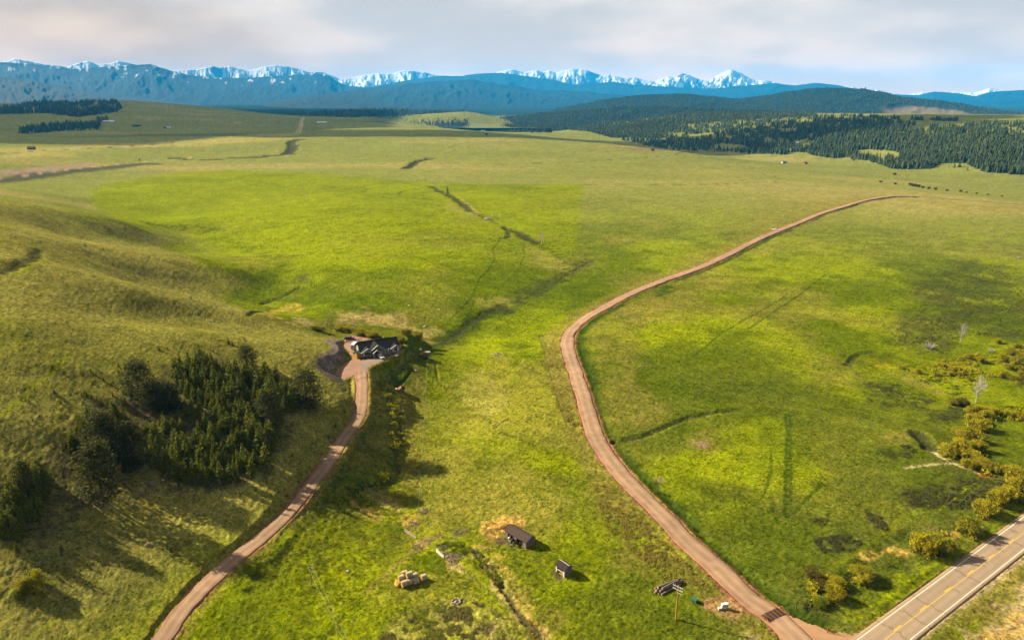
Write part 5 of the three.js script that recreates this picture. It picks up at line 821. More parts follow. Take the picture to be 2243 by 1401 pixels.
// vehicles
function car(name, label, p, turn, paint, o = {}) {                 // +x is forward
  const l = o.l ?? 4.6, w = 1.85, t = thing(name, label, o.cat ?? 'car', p, turn), sh = (pts, depth, z) => { const g = new THREE.ExtrudeGeometry(new THREE.Shape(pts.map(([x, y]) => new THREE.Vector2(x, y))), { depth, bevelEnabled: true, bevelSize: 0.06, bevelThickness: 0.06, bevelSegments: 2 }); return g.translate(0, 0, z); };
  if (o.pickup) {
    part('body', sh([[-l / 2, 0.45], [l / 2, 0.45], [l / 2, 0.95], [l / 2 - 0.15, 1.08], [l * 0.17, 1.15], [-l * 0.12, 1.15], [-l * 0.12, 0.8], [-l / 2 + 0.12, 0.8], [-l / 2 + 0.12, 1.12], [-l / 2, 1.12]], w - 0.12, -w / 2 + 0.06), paint, t);
    for (const s of [-1, 1]) part('bed_side', box(l * 0.37, 0.34, 0.1, -l * 0.31, 0.97, s * (w / 2 - 0.06)), paint, t);
    const c = part('cab', sh([[-l * 0.11, 1.1], [l * 0.19, 1.1], [l * 0.1, 1.75], [-l * 0.09, 1.78]], w - 0.3, -w / 2 + 0.15), paint, t);
    for (const s of [-1, 1]) part('window', box(l * 0.2, 0.42, 0.03, l * 0.02, 1.42, s * (w / 2 - 0.07)), M.glass, c); part('windscreen', box(0.04, 0.62, w - 0.4).rotateZ(0.62).translate(l * 0.155, 1.43, 0), M.glass, c);
  } else {
    part('body', sh([[-l / 2, 0.4], [l / 2, 0.4], [l / 2, 0.8], [l * 0.28, 0.98], [-l / 2 + 0.08, 1.0], [-l / 2, 0.85]], w - 0.12, -w / 2 + 0.06), paint, t);
    const c = part('cab', sh([[-l * 0.42, 0.95], [l * 0.24, 0.95], [l * 0.1, 1.5], [-l * 0.36, 1.55]], w - 0.34, -w / 2 + 0.17), paint, t);
    for (const s of [-1, 1]) part('window', box(l * 0.42, 0.36, 0.03, -l * 0.11, 1.26, s * (w / 2 - 0.09)), M.glass, c); part('windscreen', box(0.04, 0.62, w - 0.42).rotateZ(0.86).translate(l * 0.185, 1.25, 0), M.glass, c); part('rear_window', box(0.04, 0.42, w - 0.42).rotateZ(-0.2).translate(-l * 0.405, 1.28, 0), M.glass, c);
  }
  for (const sx of [-1, 1]) for (const s of [-1, 1]) { const wh = part('wheel', new THREE.CylinderGeometry(0.36, 0.36, 0.24, 16).rotateX(Math.PI / 2).translate(sx * l * 0.32, 0.36, s * (w / 2 - 0.1)), M.black, t); part('rim', new THREE.CylinderGeometry(0.2, 0.2, 0.26, 12).rotateX(Math.PI / 2).translate(sx * l * 0.32, 0.36, s * (w / 2 - 0.1)), M.galv, wh); }
  for (const s of [-1, 1]) { part('headlight', box(0.05, 0.14, 0.32, l / 2 + 0.05, 0.78, s * 0.62), M.whiteM, t); part('tail_light', box(0.05, 0.2, 0.18, -l / 2 - 0.04, 0.8, s * 0.72), M.redP, t); }
  return t;
}
{
  let p = spot(834, 784); car('car', 'silver car parked on the gravel in front of the house', new THREE.Vector3(p.x, 8.1, p.z), -0.95, M.greyP);
  p = spot(765, 743.5); car('car', 'dark maroon car among the clutter behind the house', new THREE.Vector3(p.x, 8.05, p.z), 0.15, M.redP, { l: 4.9 });
  p = spot(1698.5, 505.5); const a = spot(1690, 505.5), b = spot(1707, 507); p.y = level(p.x, p.z) + roadLift(p.x, p.z) + 0.12; car('pickup_truck', 'white pickup truck at the edge of the gravel road', p, turnTo(b, a), M.whiteP, { l: 6.0, pickup: true, cat: 'truck' });
}
// long horse shelter
{
  const A = spot(1106.5, 1179), B = spot(1152, 1203.5), C2 = spot(1167, 1195), Ln = Math.hypot(B.x - A.x, B.z - A.z), tn = turnTo(A, B), Dp = 3.7, m = A.clone().lerp(B, 0.5), y = ground0(m.x, m.z);
  m.x -= Math.sin(tn) * Dp / 2; m.z -= Math.cos(tn) * Dp / 2; m.y = y - 0.05;
  const t = thing('horse_shelter', 'long brown-roofed horse shelter with two open bays on the golden straw', 'shelter', m, tn), hx = Ln / 2, hz = Dp / 2, E0 = 2.25;
  const gableS = new THREE.Shape([[-hz, 0], [hz, 0], [hz, E0], [-0.35, E0 + 0.95], [-hz, E0 - 0.0]].map(([x, yy]) => new THREE.Vector2(x, yy)));
  for (const s of [-1, 1]) part('gable_wall', new THREE.ExtrudeGeometry(gableS, { depth: 0.1, bevelEnabled: false }).rotateY(-Math.PI / 2).translate(s * (hx - 0.06) + 0.05, 0, 0), M.siding, t);
  part('back_wall', box(Ln - 0.24, E0, 0.1, 0, E0 / 2, -hz + 0.06), M.siding, t);
  for (const [f0, f1] of [[0, 0.125], [0.4, 0.555], [0.85, 1]]) { const w = part('front_panel', box((f1 - f0) * Ln - 0.02, E0 - 0.05, 0.1, -hx + (f0 + f1) / 2 * Ln, E0 / 2 - 0.02, hz - 0.06), M.siding, t); part('corner_trim', box(0.12, E0 - 0.06, 0.04, -hx + (f0 === 0 ? 0.06 : f0 * Ln), E0 / 2 - 0.02, hz + 0.012), M.siding, w); }
  part('header_beam', box(Ln - 0.2, 0.22, 0.12, 0, E0 - 0.13, hz - 0.2), M.wood, t);
  const rs = (run, rise, z0, sgn) => { const a = Math.atan2(rise, run), l = run / Math.cos(a) + 0.3; return box(Ln + 0.5, 0.07, l, 0, 0, l / 2).rotateX(a).translate(0, E0 + 0.98, 0).applyMatrix4(sgn < 0 ? new THREE.Matrix4().makeRotationY(Math.PI) : new THREE.Matrix4()).translate(0, 0.02, z0); };
  const RF = part('roof', rs(hz + 0.35, 0.95, -0.35, 1), M.metalRoof, t), RB = part('roof', rs(hz - 0.35, 0.95, -0.35, -1), M.metalRoof, t);
  part('ridge_cap', box(Ln + 0.52, 0.05, 0.3, 0, E0 + 1.05, -0.35), M.metalRoof, RF);
  for (let i = 0; i <= 16; i++) { const x = -hx - 0.22 + i * (Ln + 0.44) / 16; const g = rs(hz + 0.35, 0.95, -0.35, 1); g.scale(0.035 / (Ln + 0.5), 1, 1); part('roof_seam', g.translate(x, 0.045, 0), M.metalRoof, RF); }
  part('earth_floor', box(Ln - 0.3, 0.06, Dp - 0.3, 0, 0.06, 0), paintM('trodden_floor', 0.06, 0.042, 0.03, 1), t);
  // horses in front of its bays
  const horseG = horse(); const hp = (f, dz) => { const x = lerp(-hx, hx, f), v = new THREE.Vector3(x, 0, dz).applyAxisAngle(new THREE.Vector3(0, 1, 0), tn).add(m); v.y = ground0(v.x, v.z); return v; };
  const h1 = thing('horse', 'white and brown pinto horse standing by the left bay of the long shelter', 'horse', hp(0.27, hz + 0.2), tn + 1.9); part('body', horseG(true), matte('pinto_coat', { vertexColors: true, roughness: 0.8 }), h1);
  const h2 = thing('horse', 'dark horse with white legs standing before the middle panel of the long shelter', 'horse', hp(0.47, hz + 1.0), tn - 1.2); part('body', horseG(false), matte('bay_coat', { vertexColors: true, roughness: 0.8 }), h2);
  for (const h of [h1, h2]) { part('tail', join([tube([-0.78, 1.32, 0], [-0.95, 1.05, 0.02], 0.05, 0.06), tube([-0.95, 1.05, 0.02], [-0.98, 0.5, 0], 0.06, 0.015)]), M.dark, h); part('mane', join([tube([0.62, 1.5, 0], [0.86, 1.72, 0], 0.05, 0.04, 4), tube([0.86, 1.72, 0], [1.0, 1.9, 0], 0.04, 0.02, 4)]), M.dark, h); }
  const sp = spot(1098, 1154), st = thing('straw_heap', 'heap of loose straw behind the left end of the long shelter', 'straw heap', sp, 0.4), g = new THREE.IcosahedronGeometry(1, 14), P = g.attributes.position; for (let i = 0; i < P.count; i++) { const x = P.getX(i), yy = P.getY(i), z = P.getZ(i), k = 0.85 + fbm(x * 3 + 5, z * 3 + yy * 2, 4) * 0.5; P.setXYZ(i, x * 2.2 * k, Math.max(-0.1, yy) * 0.9 * k, z * 1.5 * k); } g.computeVertexNormals(); part('mound', g, M.straw, st);
}
function horse() {                                                 // one continuous body, facing +x
  const J = { w: [0.45, 1.38, 0], c: [-0.65, 1.36, 0], mid: [-0.1, 1.22, 0], chest: [0.58, 1.12, 0], neck: [0.72, 1.45, 0], poll: [1.02, 1.88, 0], muz: [1.42, 1.58, 0] };
  const B = [[J.w, J.mid, 0.3, 0.32], [J.mid, J.c, 0.32, 0.29], [J.chest, J.w, 0.24, 0.27], [J.chest, J.neck, 0.22, 0.17], [J.neck, J.poll, 0.17, 0.11], [J.poll, J.muz, 0.12, 0.07]];
  for (const s of [-1, 1]) { B.push([[1.0, 1.95, s * 0.06], [1.0, 2.06, s * 0.08], 0.035, 0.012]); B.push([[0.52, 1.1, s * 0.17], [0.53, 0.72, s * 0.17], 0.14, 0.075]); B.push([[0.53, 0.72, s * 0.17], [0.54, 0.38, s * 0.17], 0.065, 0.048]); B.push([[0.54, 0.38, s * 0.17], [0.57, 0.06, s * 0.17], 0.045, 0.065]); B.push([[-0.62, 1.2, s * 0.16], [-0.5, 0.88, s * 0.18], 0.22, 0.13]); B.push([[-0.5, 0.88, s * 0.18], [-0.76, 0.55, s * 0.17], 0.11, 0.06]); B.push([[-0.76, 0.55, s * 0.17], [-0.7, 0.16, s * 0.17], 0.055, 0.045]); B.push([[-0.7, 0.16, s * 0.17], [-0.66, 0.05, s * 0.17], 0.05, 0.065]); }
  const N = 72, mc = new MarchingCubes(N, new THREE.MeshBasicMaterial(), false, false, 60000), size = 1.3, cx = 0.25, cy = 1.05;
  for (let k = 0, o = 0; k < N; k++) for (let j = 0; j < N; j++) for (let i = 0; i < N; i++, o++) {
    const x = ((i - N / 2) / (N / 2)) * size + cx, y = ((j - N / 2) / (N / 2)) * size + cy, z = ((k - N / 2) / (N / 2)) * size; let d = 9;
    for (const [a, b, r0, r1] of B) { const dx = b[0] - a[0], dy = b[1] - a[1], dz = b[2] - a[2], t = clamp(((x - a[0]) * dx + (y - a[1]) * dy + (z - a[2]) * dz) / (dx * dx + dy * dy + dz * dz), 0, 1), e = Math.hypot(x - a[0] - dx * t, y - a[1] - dy * t, z - a[2] - dz * t) - lerp(r0, r1, t), h = Math.max(0.07 - Math.abs(d - e), 0) / 0.07; d = Math.min(d, e) - h * h * 0.0175; }
    mc.field[o] = -d;
  }
  mc.isolation = 0; mc.update(); const n = mc.count;
  return (pinto) => {
    const pos = mc.positionArray.slice(0, n * 3), cols = new Float32Array(n * 3);
    for (let i = 0; i < n; i++) { const x = pos[i * 3] = pos[i * 3] * size + cx, y = pos[i * 3 + 1] = pos[i * 3 + 1] * size + cy, z = pos[i * 3 + 2] *= size; const w = pinto ? fbm(x * 1.6 + 3, y * 1.8 + z, 2) > 0.47 || y < 0.75 : y < 0.5 || (x > 1.15 && Math.abs(z) < 0.05); cols.set(w ? [0.62, 0.56, 0.5] : pinto ? [0.12, 0.055, 0.03] : [0.035, 0.02, 0.014], i * 3); }
    const g = new THREE.BufferGeometry(); g.setAttribute('position', new THREE.BufferAttribute(pos, 3)); g.setAttribute('normal', new THREE.BufferAttribute(mc.normalArray.slice(0, n * 3), 3)); g.setAttribute('color', new THREE.BufferAttribute(cols, 3)); return g;
  };
}
// small hay shelter
{
  const A = spot(1219, 1253.5), B = spot(1235.5, 1265), Ln = 3.1, tn = turnTo(A, B), Dp = 2.8, m = A.clone().lerp(B, 0.5); m.x -= Math.sin(tn) * Dp / 2; m.z -= Math.cos(tn) * Dp / 2; m.y = ground0(m.x, m.z) - 0.04;
  const t = thing('hay_shelter', 'small shed with dark brown roof, open front and white crossbar in the paddock', 'shelter', m, tn), hx = Ln / 2, hz = Dp / 2, E0 = 2.1;
  const gs = new THREE.Shape([[-hz, 0], [hz, 0], [hz, E0], [0.1, E0 + 0.95], [-hz, E0]].map(([x, y]) => new THREE.Vector2(x, y)));
  for (const s of [-1, 1]) part('gable_wall', new THREE.ExtrudeGeometry(gs, { depth: 0.08, bevelEnabled: false }).rotateY(-Math.PI / 2).translate(s * (hx - 0.05) + 0.04, 0, 0), M.siding, t);
  part('back_wall', box(Ln - 0.2, E0, 0.08, 0, E0 / 2, -hz + 0.05), M.siding, t);
  for (const s of [-1, 1]) part('front_post', box(0.32, E0, 0.12, s * (hx - 0.17), E0 / 2, hz + 0.03), M.trim, t);
  part('crossbar', box(Ln - 0.5, 0.2, 0.08, 0, 1.15, hz - 0.02), M.trim, t); part('header_beam', box(Ln - 0.5, 0.2, 0.1, 0, E0 - 0.12, hz - 0.04), M.trim, t);
  for (const s of [1, -1]) { const r = part('roof', slope(Dp, E0, 0.95, Ln, s, 0.25, 0.06).rotateY(-Math.PI / 2), M.darkRoof, t); if (s > 0) part('ridge_trim', box(Ln + 0.7, 0.05, 0.12, 0, E0 + 1.04, 0), M.trim, r); }
  part('straw_bed', box(Ln - 0.3, 0.2, Dp - 0.3, 0, 0.1, 0), M.straw, t);
}
// weathered hut by the creek
{
  const p = spot(879.5, 859), t = thing('creek_hut', 'tiny weathered wooden hut with a rusty tin roof beside the creek below the house', 'hut', new THREE.Vector3(p.x, p.y - 0.1, p.z), 0.15);
  part('wall', prism(2.3, 1.9, 0.7, 2.3), M.wood, t); for (const s of [1, -1]) part('roof', slope(2.3, 1.9, 0.7, 2.3, s, 0.3, 0.06), s > 0 ? M.darkRoof : M.rust, t); part('door', box(0.8, 1.5, 0.05, -0.2, 0.8, 1.17), M.wood, t); part('lintel', box(1.4, 0.12, 0.06, 0, 1.75, 1.19), M.stone2, t);
  const b = spot(868.5, 853), st = rock(b, 0.9, 'pale boulder beside the weathered creek hut', 'boulder', M.stone2); st.scale.y *= 1.1;
}
function stoneGeo(seed, d = 2) { const r = mulberry(seed), g = mergeVertices(new THREE.IcosahedronGeometry(1, d).deleteAttribute('normal').deleteAttribute('uv')), p = g.attributes.position; for (let i = 0; i < p.count; i++) { const x = p.getX(i), y = p.getY(i), z = p.getZ(i), k = 0.72 + 0.5 * fbm(x * 1.7 + seed, y * 1.7 + z * 1.3 + seed, 3); p.setXYZ(i, x * k, y * k * 0.75, z * k); } return g.toNonIndexed().computeVertexNormals() ?? g; }
function rock(p, s, label, cat, mat) { const g = stoneGeo(Math.floor(rnd() * 1e4)); g.computeVertexNormals(); const t = thing('boulder', label, cat, p, rnd() * 6); t.scale.setScalar(s); part('stone', g, mat, t); return t; }
// far farmsteads
function barn(px, py, l, w, e, r, wall, roof, turn, label, name = 'farm_building', cat = 'barn') {
  const p = spot(px, py); const t = thing(name, label, cat, new THREE.Vector3(p.x, p.y - 0.2, p.z), turn); part('wall', prism(w, e, r, l).rotateY(Math.PI / 2), wall, t); for (const s of [1, -1]) part('roof', slope(w, e, r, l, s, 0.4, 0.15).rotateY(-Math.PI / 2), roof, t); part('door', box(2.4, 2.6, 0.1, 0, 1.3, w / 2 + 0.04), M.dark, t); return t;
}
const tin = paintM('pale_tin_roof', 0.5, 0.5, 0.5, 0.5), redBarn = paintM('barn_red', 0.3, 0.06, 0.04, 0.9);
barn(238, 268, 38, 14, 5, 3, M.whiteM, tin, 0.1, 'long white barn at the right end of the far left shelterbelt');
barn(297, 278, 20, 11, 4, 4, M.siding, M.darkRoof, 0.2, 'dark-roofed farmhouse alone on the far plain left'); barn(306, 277.5, 12, 10, 3.5, 3, M.whiteM, M.darkRoof, 0.2, 'low white-walled wing right of the dark-roofed farmhouse');
barn(369, 281, 12, 9, 3.5, 2, M.whiteM, tin, 0.1, 'small white shed right of the farmhouse on the far plain'); barn(361, 281.5, 9, 6, 3, 2, M.wood, M.darkRoof, 0.1, 'small dark shed left of the white shed on the far plain');
barn(705, 269.5, 42, 14, 4.5, 2.5, M.whiteM, tin, 0.05, 'long white barn right of the pale straight track on the plain');
barn(68, 327, 13, 8, 3.5, 3, redBarn, M.darkRoof, 0.1, 'small reddish farm shed on the pale strip at the far left');
barn(1058, 289, 14, 9, 3.5, 2.5, M.whiteM, tin, 0.1, 'tiny white shed on the shaded plain near the knoll'); barn(1065, 296, 9, 7, 3, 2, M.wood, M.darkRoof, 0.1, 'tiny dark shed on the shaded plain');
barn(1191, 290, 16, 10, 4, 3, M.whiteM, tin, 0.1, 'white farmhouse in front of the small grove at the end of the plain'); barn(1173, 289, 14, 9, 3.5, 3, M.wood, M.darkRoof, 0.3, 'dark farm shed left of the small grove');
barn(1718, 357, 10, 6, 2.8, 1.8, M.white2, paintM('blue_grey_roof', 0.1, 0.11, 0.14, 0.7), 0.05, 'grey-roofed cabin on the valley floor below the forest'); barn(1764, 359, 9, 6.5, 2.8, 2.2, redBarn, paintM('rusty_roof', 0.22, 0.09, 0.06, 0.8), 0.5, 'small red-roofed cabin on the valley floor below the forest');
barn(1750, 313, 10, 7, 3, 2, M.whiteM, tin, 0.4, 'white cabin in a clearing of the dark forest'); barn(26, 238, 30, 14, 5, 4, M.whiteM, M.siding, 0.2, 'large pale house in front of the far left wood');
for (const [x, y, h] of [[1166, 291, 9], [1178, 290, 10], [1186, 290, 11], [1196, 290, 10], [1202, 290, 12], [1206, 290, 9]]) { const p = spot(x, y), g = giants[1]; p.y -= 0.5; tree('grove_tree', 'dark round tree in the small grove at the end of the plain', p, tall(p, h), g, 0.03, 'grove at the end of the plain', 1, rnd() * 6, 1.4); }
for (const [x, y, h] of [[216, 268, 14], [225, 267, 12], [233, 265, 12]]) { const p = spot(x, y); p.y -= 0.5; tree('grove_tree', 'dark tree beside the long white barn at the far left', p, tall(p, h), giants[1], 0.03, 'trees beside the far left barn', 1, rnd() * 6, 1.2); }

// ---------------------------------------------------------------- round bales
{
  const end = new THREE.CircleGeometry(0.83, 28).rotateY(-Math.PI / 2), roll = new THREE.CylinderGeometry(0.85, 0.85, 1.5, 28, 4, true).rotateZ(Math.PI / 2), rp = roll.attributes.position; for (let i = 0; i < rp.count; i++) { const k = 1 + (vn(rp.getX(i) * 3, rp.getY(i) * 2 + rp.getZ(i)) - 0.5) * 0.06; rp.setY(i, rp.getY(i) * k * (rp.getY(i) < -0.5 ? 0.92 : 1)); rp.setZ(i, rp.getZ(i) * k); } roll.computeVertexNormals();
  const spiral = []; for (let k = 1; k < 5; k++) spiral.push(new THREE.TorusGeometry(k * 0.185, 0.018, 4, 24).rotateY(Math.PI / 2).translate(-0.765, 0, 0));
  const A = spot(873, 1283), yaw0 = turnTo(spot(876, 1283), spot(904, 1272.5));
  const bale = (px, py, up, dyaw, label) => {
    const p = spot(px, py), t = thing('round_bale', label, 'hay bale', new THREE.Vector3(p.x, ground0(p.x, p.z) + 0.8 + up, p.z), yaw0 + dyaw);
    part('net_wrap', roll, M.net, t); for (const s of [1, -1]) { const e = part('hay_face', end.clone().translate(-0.75, 0, 0).rotateY(s < 0 ? Math.PI : 0), M.hay, t); part('rolled_layers', join(spiral.map((g) => s < 0 ? g.clone().rotateY(Math.PI) : g)), M.hay, e); }
    part('twine', join([-0.4, 0, 0.4].map((x) => new THREE.TorusGeometry(0.858, 0.012, 4, 28).rotateY(Math.PI / 2).translate(x, 0, 0))), M.wire, t);
  };
  bale(886, 1284.5, 0, 0, 'front round bale of the stack with its golden end facing left'); bale(899, 1280, 0, 0.04, 'second round bale of the front row of the stack'); bale(911, 1278.5, 0, 0.1, 'right-end round bale of the stack in the shade');
  bale(879, 1273, 0, -0.05, 'left round bale of the stack\'s middle row'); bale(895, 1270, 0, 0.03, 'round bale hidden under the top bale of the stack'); bale(908, 1268, 0, 0.05, 'round bale at the back right of the stack');
  bale(886, 1263, 0, -0.1, 'back left round bale of the stack tilting away'); bale(897, 1274.5, 1.35, -0.08, 'round bale lying on top of the stack'); bale(928, 1270.5, 0, 0.12, 'single round bale lying apart at the right of the stack');
  const p = spot(872, 1279), t = thing('hay_heap', 'loose spilled hay at the left foot of the bale stack', 'hay heap', p, 0.3), g = new THREE.IcosahedronGeometry(1, 10), P = g.attributes.position; for (let i = 0; i < P.count; i++) { const k = 0.7 + fbm(P.getX(i) * 3, P.getZ(i) * 3 + P.getY(i), 4) * 0.7; P.setXYZ(i, P.getX(i) * 1.0 * k, Math.max(-0.1, P.getY(i)) * 0.9 * k, P.getZ(i) * 1.2 * k); } g.computeVertexNormals(); part('mound', g, M.hay, t);
}
// ---------------------------------------------------------------- log pile, stones, brush
{
  const a = spot(1437, 1298), b = spot(1493, 1272), base = a.clone().lerp(b, 0.5), tn = turnTo(a, b), by = ground0(base.x, base.z); const r = mulberry(8);
  const rows = [[-0.9, 0, 7.2], [-0.45, 0, 8.6], [0.0, 0, 9.4], [0.45, 0, 9.0], [0.9, 0, 8.2], [1.3, 0, 7.2], [-0.65, 0.36, 6.4], [-0.2, 0.36, 7.8], [0.25, 0.36, 8.4], [0.7, 0.36, 7.6], [0, 0.7, 6.8], [0.45, 0.7, 5.8]], words = ['lowest left', 'second lowest', 'longest bottom', 'fourth bottom', 'fifth bottom', 'outer right bottom', 'left upper', 'second upper', 'third upper', 'right upper', 'topmost grey', 'topmost short'];
  rows.forEach(([z, y, l], i) => { const t = thing('log', words[i] + ' log of the grey log pile beside the utility pole', 'log', new THREE.Vector3(base.x + Math.sin(tn) * z, by + 0.2 + y, base.z + Math.cos(tn) * z), tn + (r() - 0.5) * 0.16), r0 = 0.2 + r() * 0.05; const o = (r() - 0.5) * 1.2; part('trunk', tube([-l / 2 + o, 0, 0], [l / 2 + o, 0.05, 0], r0, r0 * 0.75, 10), i % 3 === 1 ? M.log2 : M.log, t); part('cut_end', new THREE.CircleGeometry(r0 * 0.9, 10).rotateY(-Math.PI / 2).translate(-l / 2 + o - 0.01, 0, 0), M.logEnd, t); });
  const heap = (px, py, n, spreadR, s0, s1, label, cat, name, mats, kind) => { const p = spot(px, py), t = thing(name, label, cat, new THREE.Vector3(p.x, ground0(p.x, p.z), p.z), 0), q = mulberry(px); for (let i = 0; i < n; i++) { const a2 = q() * 6.28, d = spreadR * Math.sqrt(q()), s = lerp(s0, s1, q()), y = (1 - d / spreadR) * s1 * 0.9; if (kind === 'stone') { const g = stoneGeo(100 + i, 1); g.computeVertexNormals(); const m = part('stone', g, mats[i % mats.length], t); m.scale.setScalar(s); m.position.set(Math.cos(a2) * d, y + s * 0.3, Math.sin(a2) * d); m.rotation.set(q() * 3, q() * 6, q() * 3); } else { const m = part(kind, kind === 'board' ? box(s * 5, 0.06, 0.22) : tube([-s * 2.5, 0, 0], [s * 2.5, 0.1, 0], 0.07, 0.04, 5), mats[i % mats.length], t); m.position.set(Math.cos(a2) * d, 0.1 + y * 0.8 * q() + i * 0.012, Math.sin(a2) * d); m.rotation.set((q() - 0.5) * 0.5, q() * 6, (q() - 0.5) * 0.5); } } };
  heap(1000, 1318, 26, 1.2, 0.22, 0.42, 'pile of tan stones on the grass below the bale stack', 'stone pile', 'stone_pile', [M.stone, M.stone2, M.rust], 'stone');
  heap(929, 1121, 30, 1.6, 0.3, 0.6, 'brush heap of tan branches at the left edge of the pasture', 'brush heap', 'brush_heap', [M.stone, M.wood, M.logEnd], 'branch');
  heap(1091, 777, 16, 2.0, 0.4, 0.8, 'scattered pile of grey boards in the middle of the green pasture', 'board pile', 'board_pile', [M.log, M.stone2, M.log2], 'board');
  heap(968, 1199, 22, 1.4, 0.25, 0.5, 'heap of old branches by the creek near the fence corner', 'brush heap', 'brush_heap', [M.wood, M.log2], 'branch');
  heap(903, 1150, 16, 1.3, 0.25, 0.5, 'dark brush heap behind the white gate', 'brush heap', 'brush_heap', [M.log2, M.stone2, M.wood], 'branch');
  heap(992, 1229, 24, 1.6, 0.25, 0.55, 'tan heap of dry branches against the fence', 'brush heap', 'brush_heap', [M.stone, M.logEnd, M.wood], 'branch');
  heap(848, 746, 18, 1.4, 0.25, 0.6, 'pale heap of stones behind the house', 'stone pile', 'stone_pile', [M.stone2, M.stone], 'stone');
  heap(1068, 480, 14, 4, 0.5, 1.1, 'pale stones lying in the gully of the bench field', 'stone pile', 'stone_pile', [M.stone2], 'stone');
  heap(760, 748, 9, 2.2, 0.4, 0.7, 'clutter of boards behind the white trailer', 'board pile', 'board_pile', [M.log, M.stone2, M.rust], 'board'); heap(786, 745, 8, 1.6, 0.3, 0.5, 'loose boards in the yard behind the house roof', 'board pile', 'board_pile', [M.log, M.stone2, M.redP], 'board');
  rock(spot(979, 1220), 0.55, 'tan boulder beside the dark wet patch in the paddock', 'boulder', M.stone); rock(spot(930, 715), 0.9, 'white boulder on the meadow behind the house', 'boulder', M.stone2); rock(spot(921, 765), 0.7, 'pale boulder at the foot of the house embankment', 'boulder', M.stone2); rock(spot(911, 812), 0.6, 'pale stone on the creek meadow below the house', 'boulder', M.stone2); rock(spot(762, 1251), 0.45, 'white stone on the grass right of the left utility pole', 'boulder', M.stone2); rock(spot(896, 669), 0.7, 'pale stone at the lower edge of the bench field', 'boulder', M.stone2); rock(spot(961, 678), 0.7, 'pale stone on the grass above the field corner', 'boulder', M.stone2); rock(spot(322, 1193), 0.7, 'pale rock outcrop between the big pine shadows', 'boulder', M.stone); rock(spot(30, 519), 0.9, 'pale rock on the upper left spur', 'boulder', M.stone);
}
// ---------------------------------------------------------------- utility poles and wires
{
  const insul = (x, y, z) => tube([x, y, z], [x, y + 0.22, z], 0.07, 0.05, 6);
  const p = spot(1480.5, 1357), h = tall(p, 74), t = thing('utility_pole', 'honey-coloured utility pole with two crossarms beside the log pile', 'utility pole', new THREE.Vector3(p.x, ground0(p.x, p.z), p.z), -0.72);
  part('post', tube([0, -0.3, 0], [0, h, 0], 0.2, 0.14, 10), M.pole, t);
  for (const y of [h - 0.3, h - 1.15]) { const c = part('crossarm', box(2.6, 0.15, 0.13, 0, y, 0.2), M.stone2, t); for (const x of [-1.15, -0.7, 0.7, 1.15]) part('insulator', insul(x, y + 0.08, 0.2), M.whiteM, c); }
  part('transformer', join([box(0.9, 0.1, 0.1, 0.6, h - 1.9, 0.2)]), M.galv, t);
  const b = spot(683, 1286), h2 = tall(b, 48), s = thing('utility_pole', 'thin grey utility pole on the grass left of the bales', 'utility pole', new THREE.Vector3(b.x, ground0(b.x, b.z), b.z), 0.9);
  part('post', tube([0, -0.3, 0], [0, h2, 0], 0.14, 0.09, 8), M.wood, s); const c = part('crossarm', box(1.5, 0.12, 0.1, 0, h2 - 0.35, 0.1), M.wood, s); for (const x of [-0.6, 0.6]) part('insulator', insul(x, h2 - 0.3, 0.1), M.whiteM, c); part('transformer', tube([0.25, h2 - 1.2, 0.2], [0.25, h2 - 0.6, 0.2], 0.16, 0.16, 10), M.galv, s);
  const e = onLevel(770, 1420, 7.5); for (const [k, w] of [[-0.55, 'left one of two overhead wires from the thin grey pole'], [0.55, 'right one of two overhead wires from the thin grey pole']]) {
    const A = new THREE.Vector3(b.x + k * Math.cos(0.9), s.position.y + h2 - 0.1, b.z - k * Math.sin(0.9)), E = new THREE.Vector3(e[0] + k * 0.7 + (e[0] - b.x) * 0.6, 7.9, e[1] + (e[1] - b.z) * 0.6), pts = []; for (let i = 0; i <= 16; i++) { const q = A.clone().lerp(E, i / 16); q.y -= 1.0 * 4 * (i / 16) * (1 - i / 16); pts.push(q.sub(A)); }
    const o = thing('overhead_wire', w, 'wire', A); part('cable', new THREE.TubeGeometry(new THREE.CatmullRomCurve3(pts), 24, 0.018, 4), M.wire, o);
  }
}
// ---------------------------------------------------------------- fences, gates, cattle guard, boxes, sign
function fence(label, pts, gap, h, rails, mats, postR = 0.07) {
  const line = curve(pts, gap), o = line[0], t = thing('pasture_fence', label, 'fence', new THREE.Vector3(o[0], ground0(o[0], o[1]), o[1])), top = line.map(([x, z]) => new THREE.Vector3(x - o[0], ground0(x, z) - t.position.y, z - o[1])), pg = tube([0, -0.3, 0], [0, h, 0], postR, postR * 0.85, 6);
  top.forEach((v) => { const m = part('post', pg, mats[0], t); m.position.copy(v); m.rotation.set((rnd() - 0.5) * 0.1, rnd() * 6, (rnd() - 0.5) * 0.1); });
  for (let i = 0; i + 1 < top.length; i++) for (const [y, r] of rails) part(r > 0.03 ? 'rail' : 'fence_wire', tube([top[i].x, top[i].y + y, top[i].z], [top[i + 1].x, top[i + 1].y + y, top[i + 1].z], r, r, r > 0.03 ? 6 : 3), r > 0.03 ? mats[1] : M.wire, t);
  return t;
}
fence('old rail fence running down to the bottom edge along the paddock', groundLine('940,1197 985,1231 1050,1286 1110,1335 1160,1377 1215,1425'), 3.4, 1.3, [[1.15, 0.034], [0.7, 0.012], [0.35, 0.012]], [M.log2, M.log2]);
fence('thin wire fence along the left edge of the long pasture', groundLine('937,780 932,880 925,980 918,1090 914,1172'), 5, 1.2, [[1.1, 0.012], [0.7, 0.012], [0.35, 0.012]], [M.log2, M.log]);
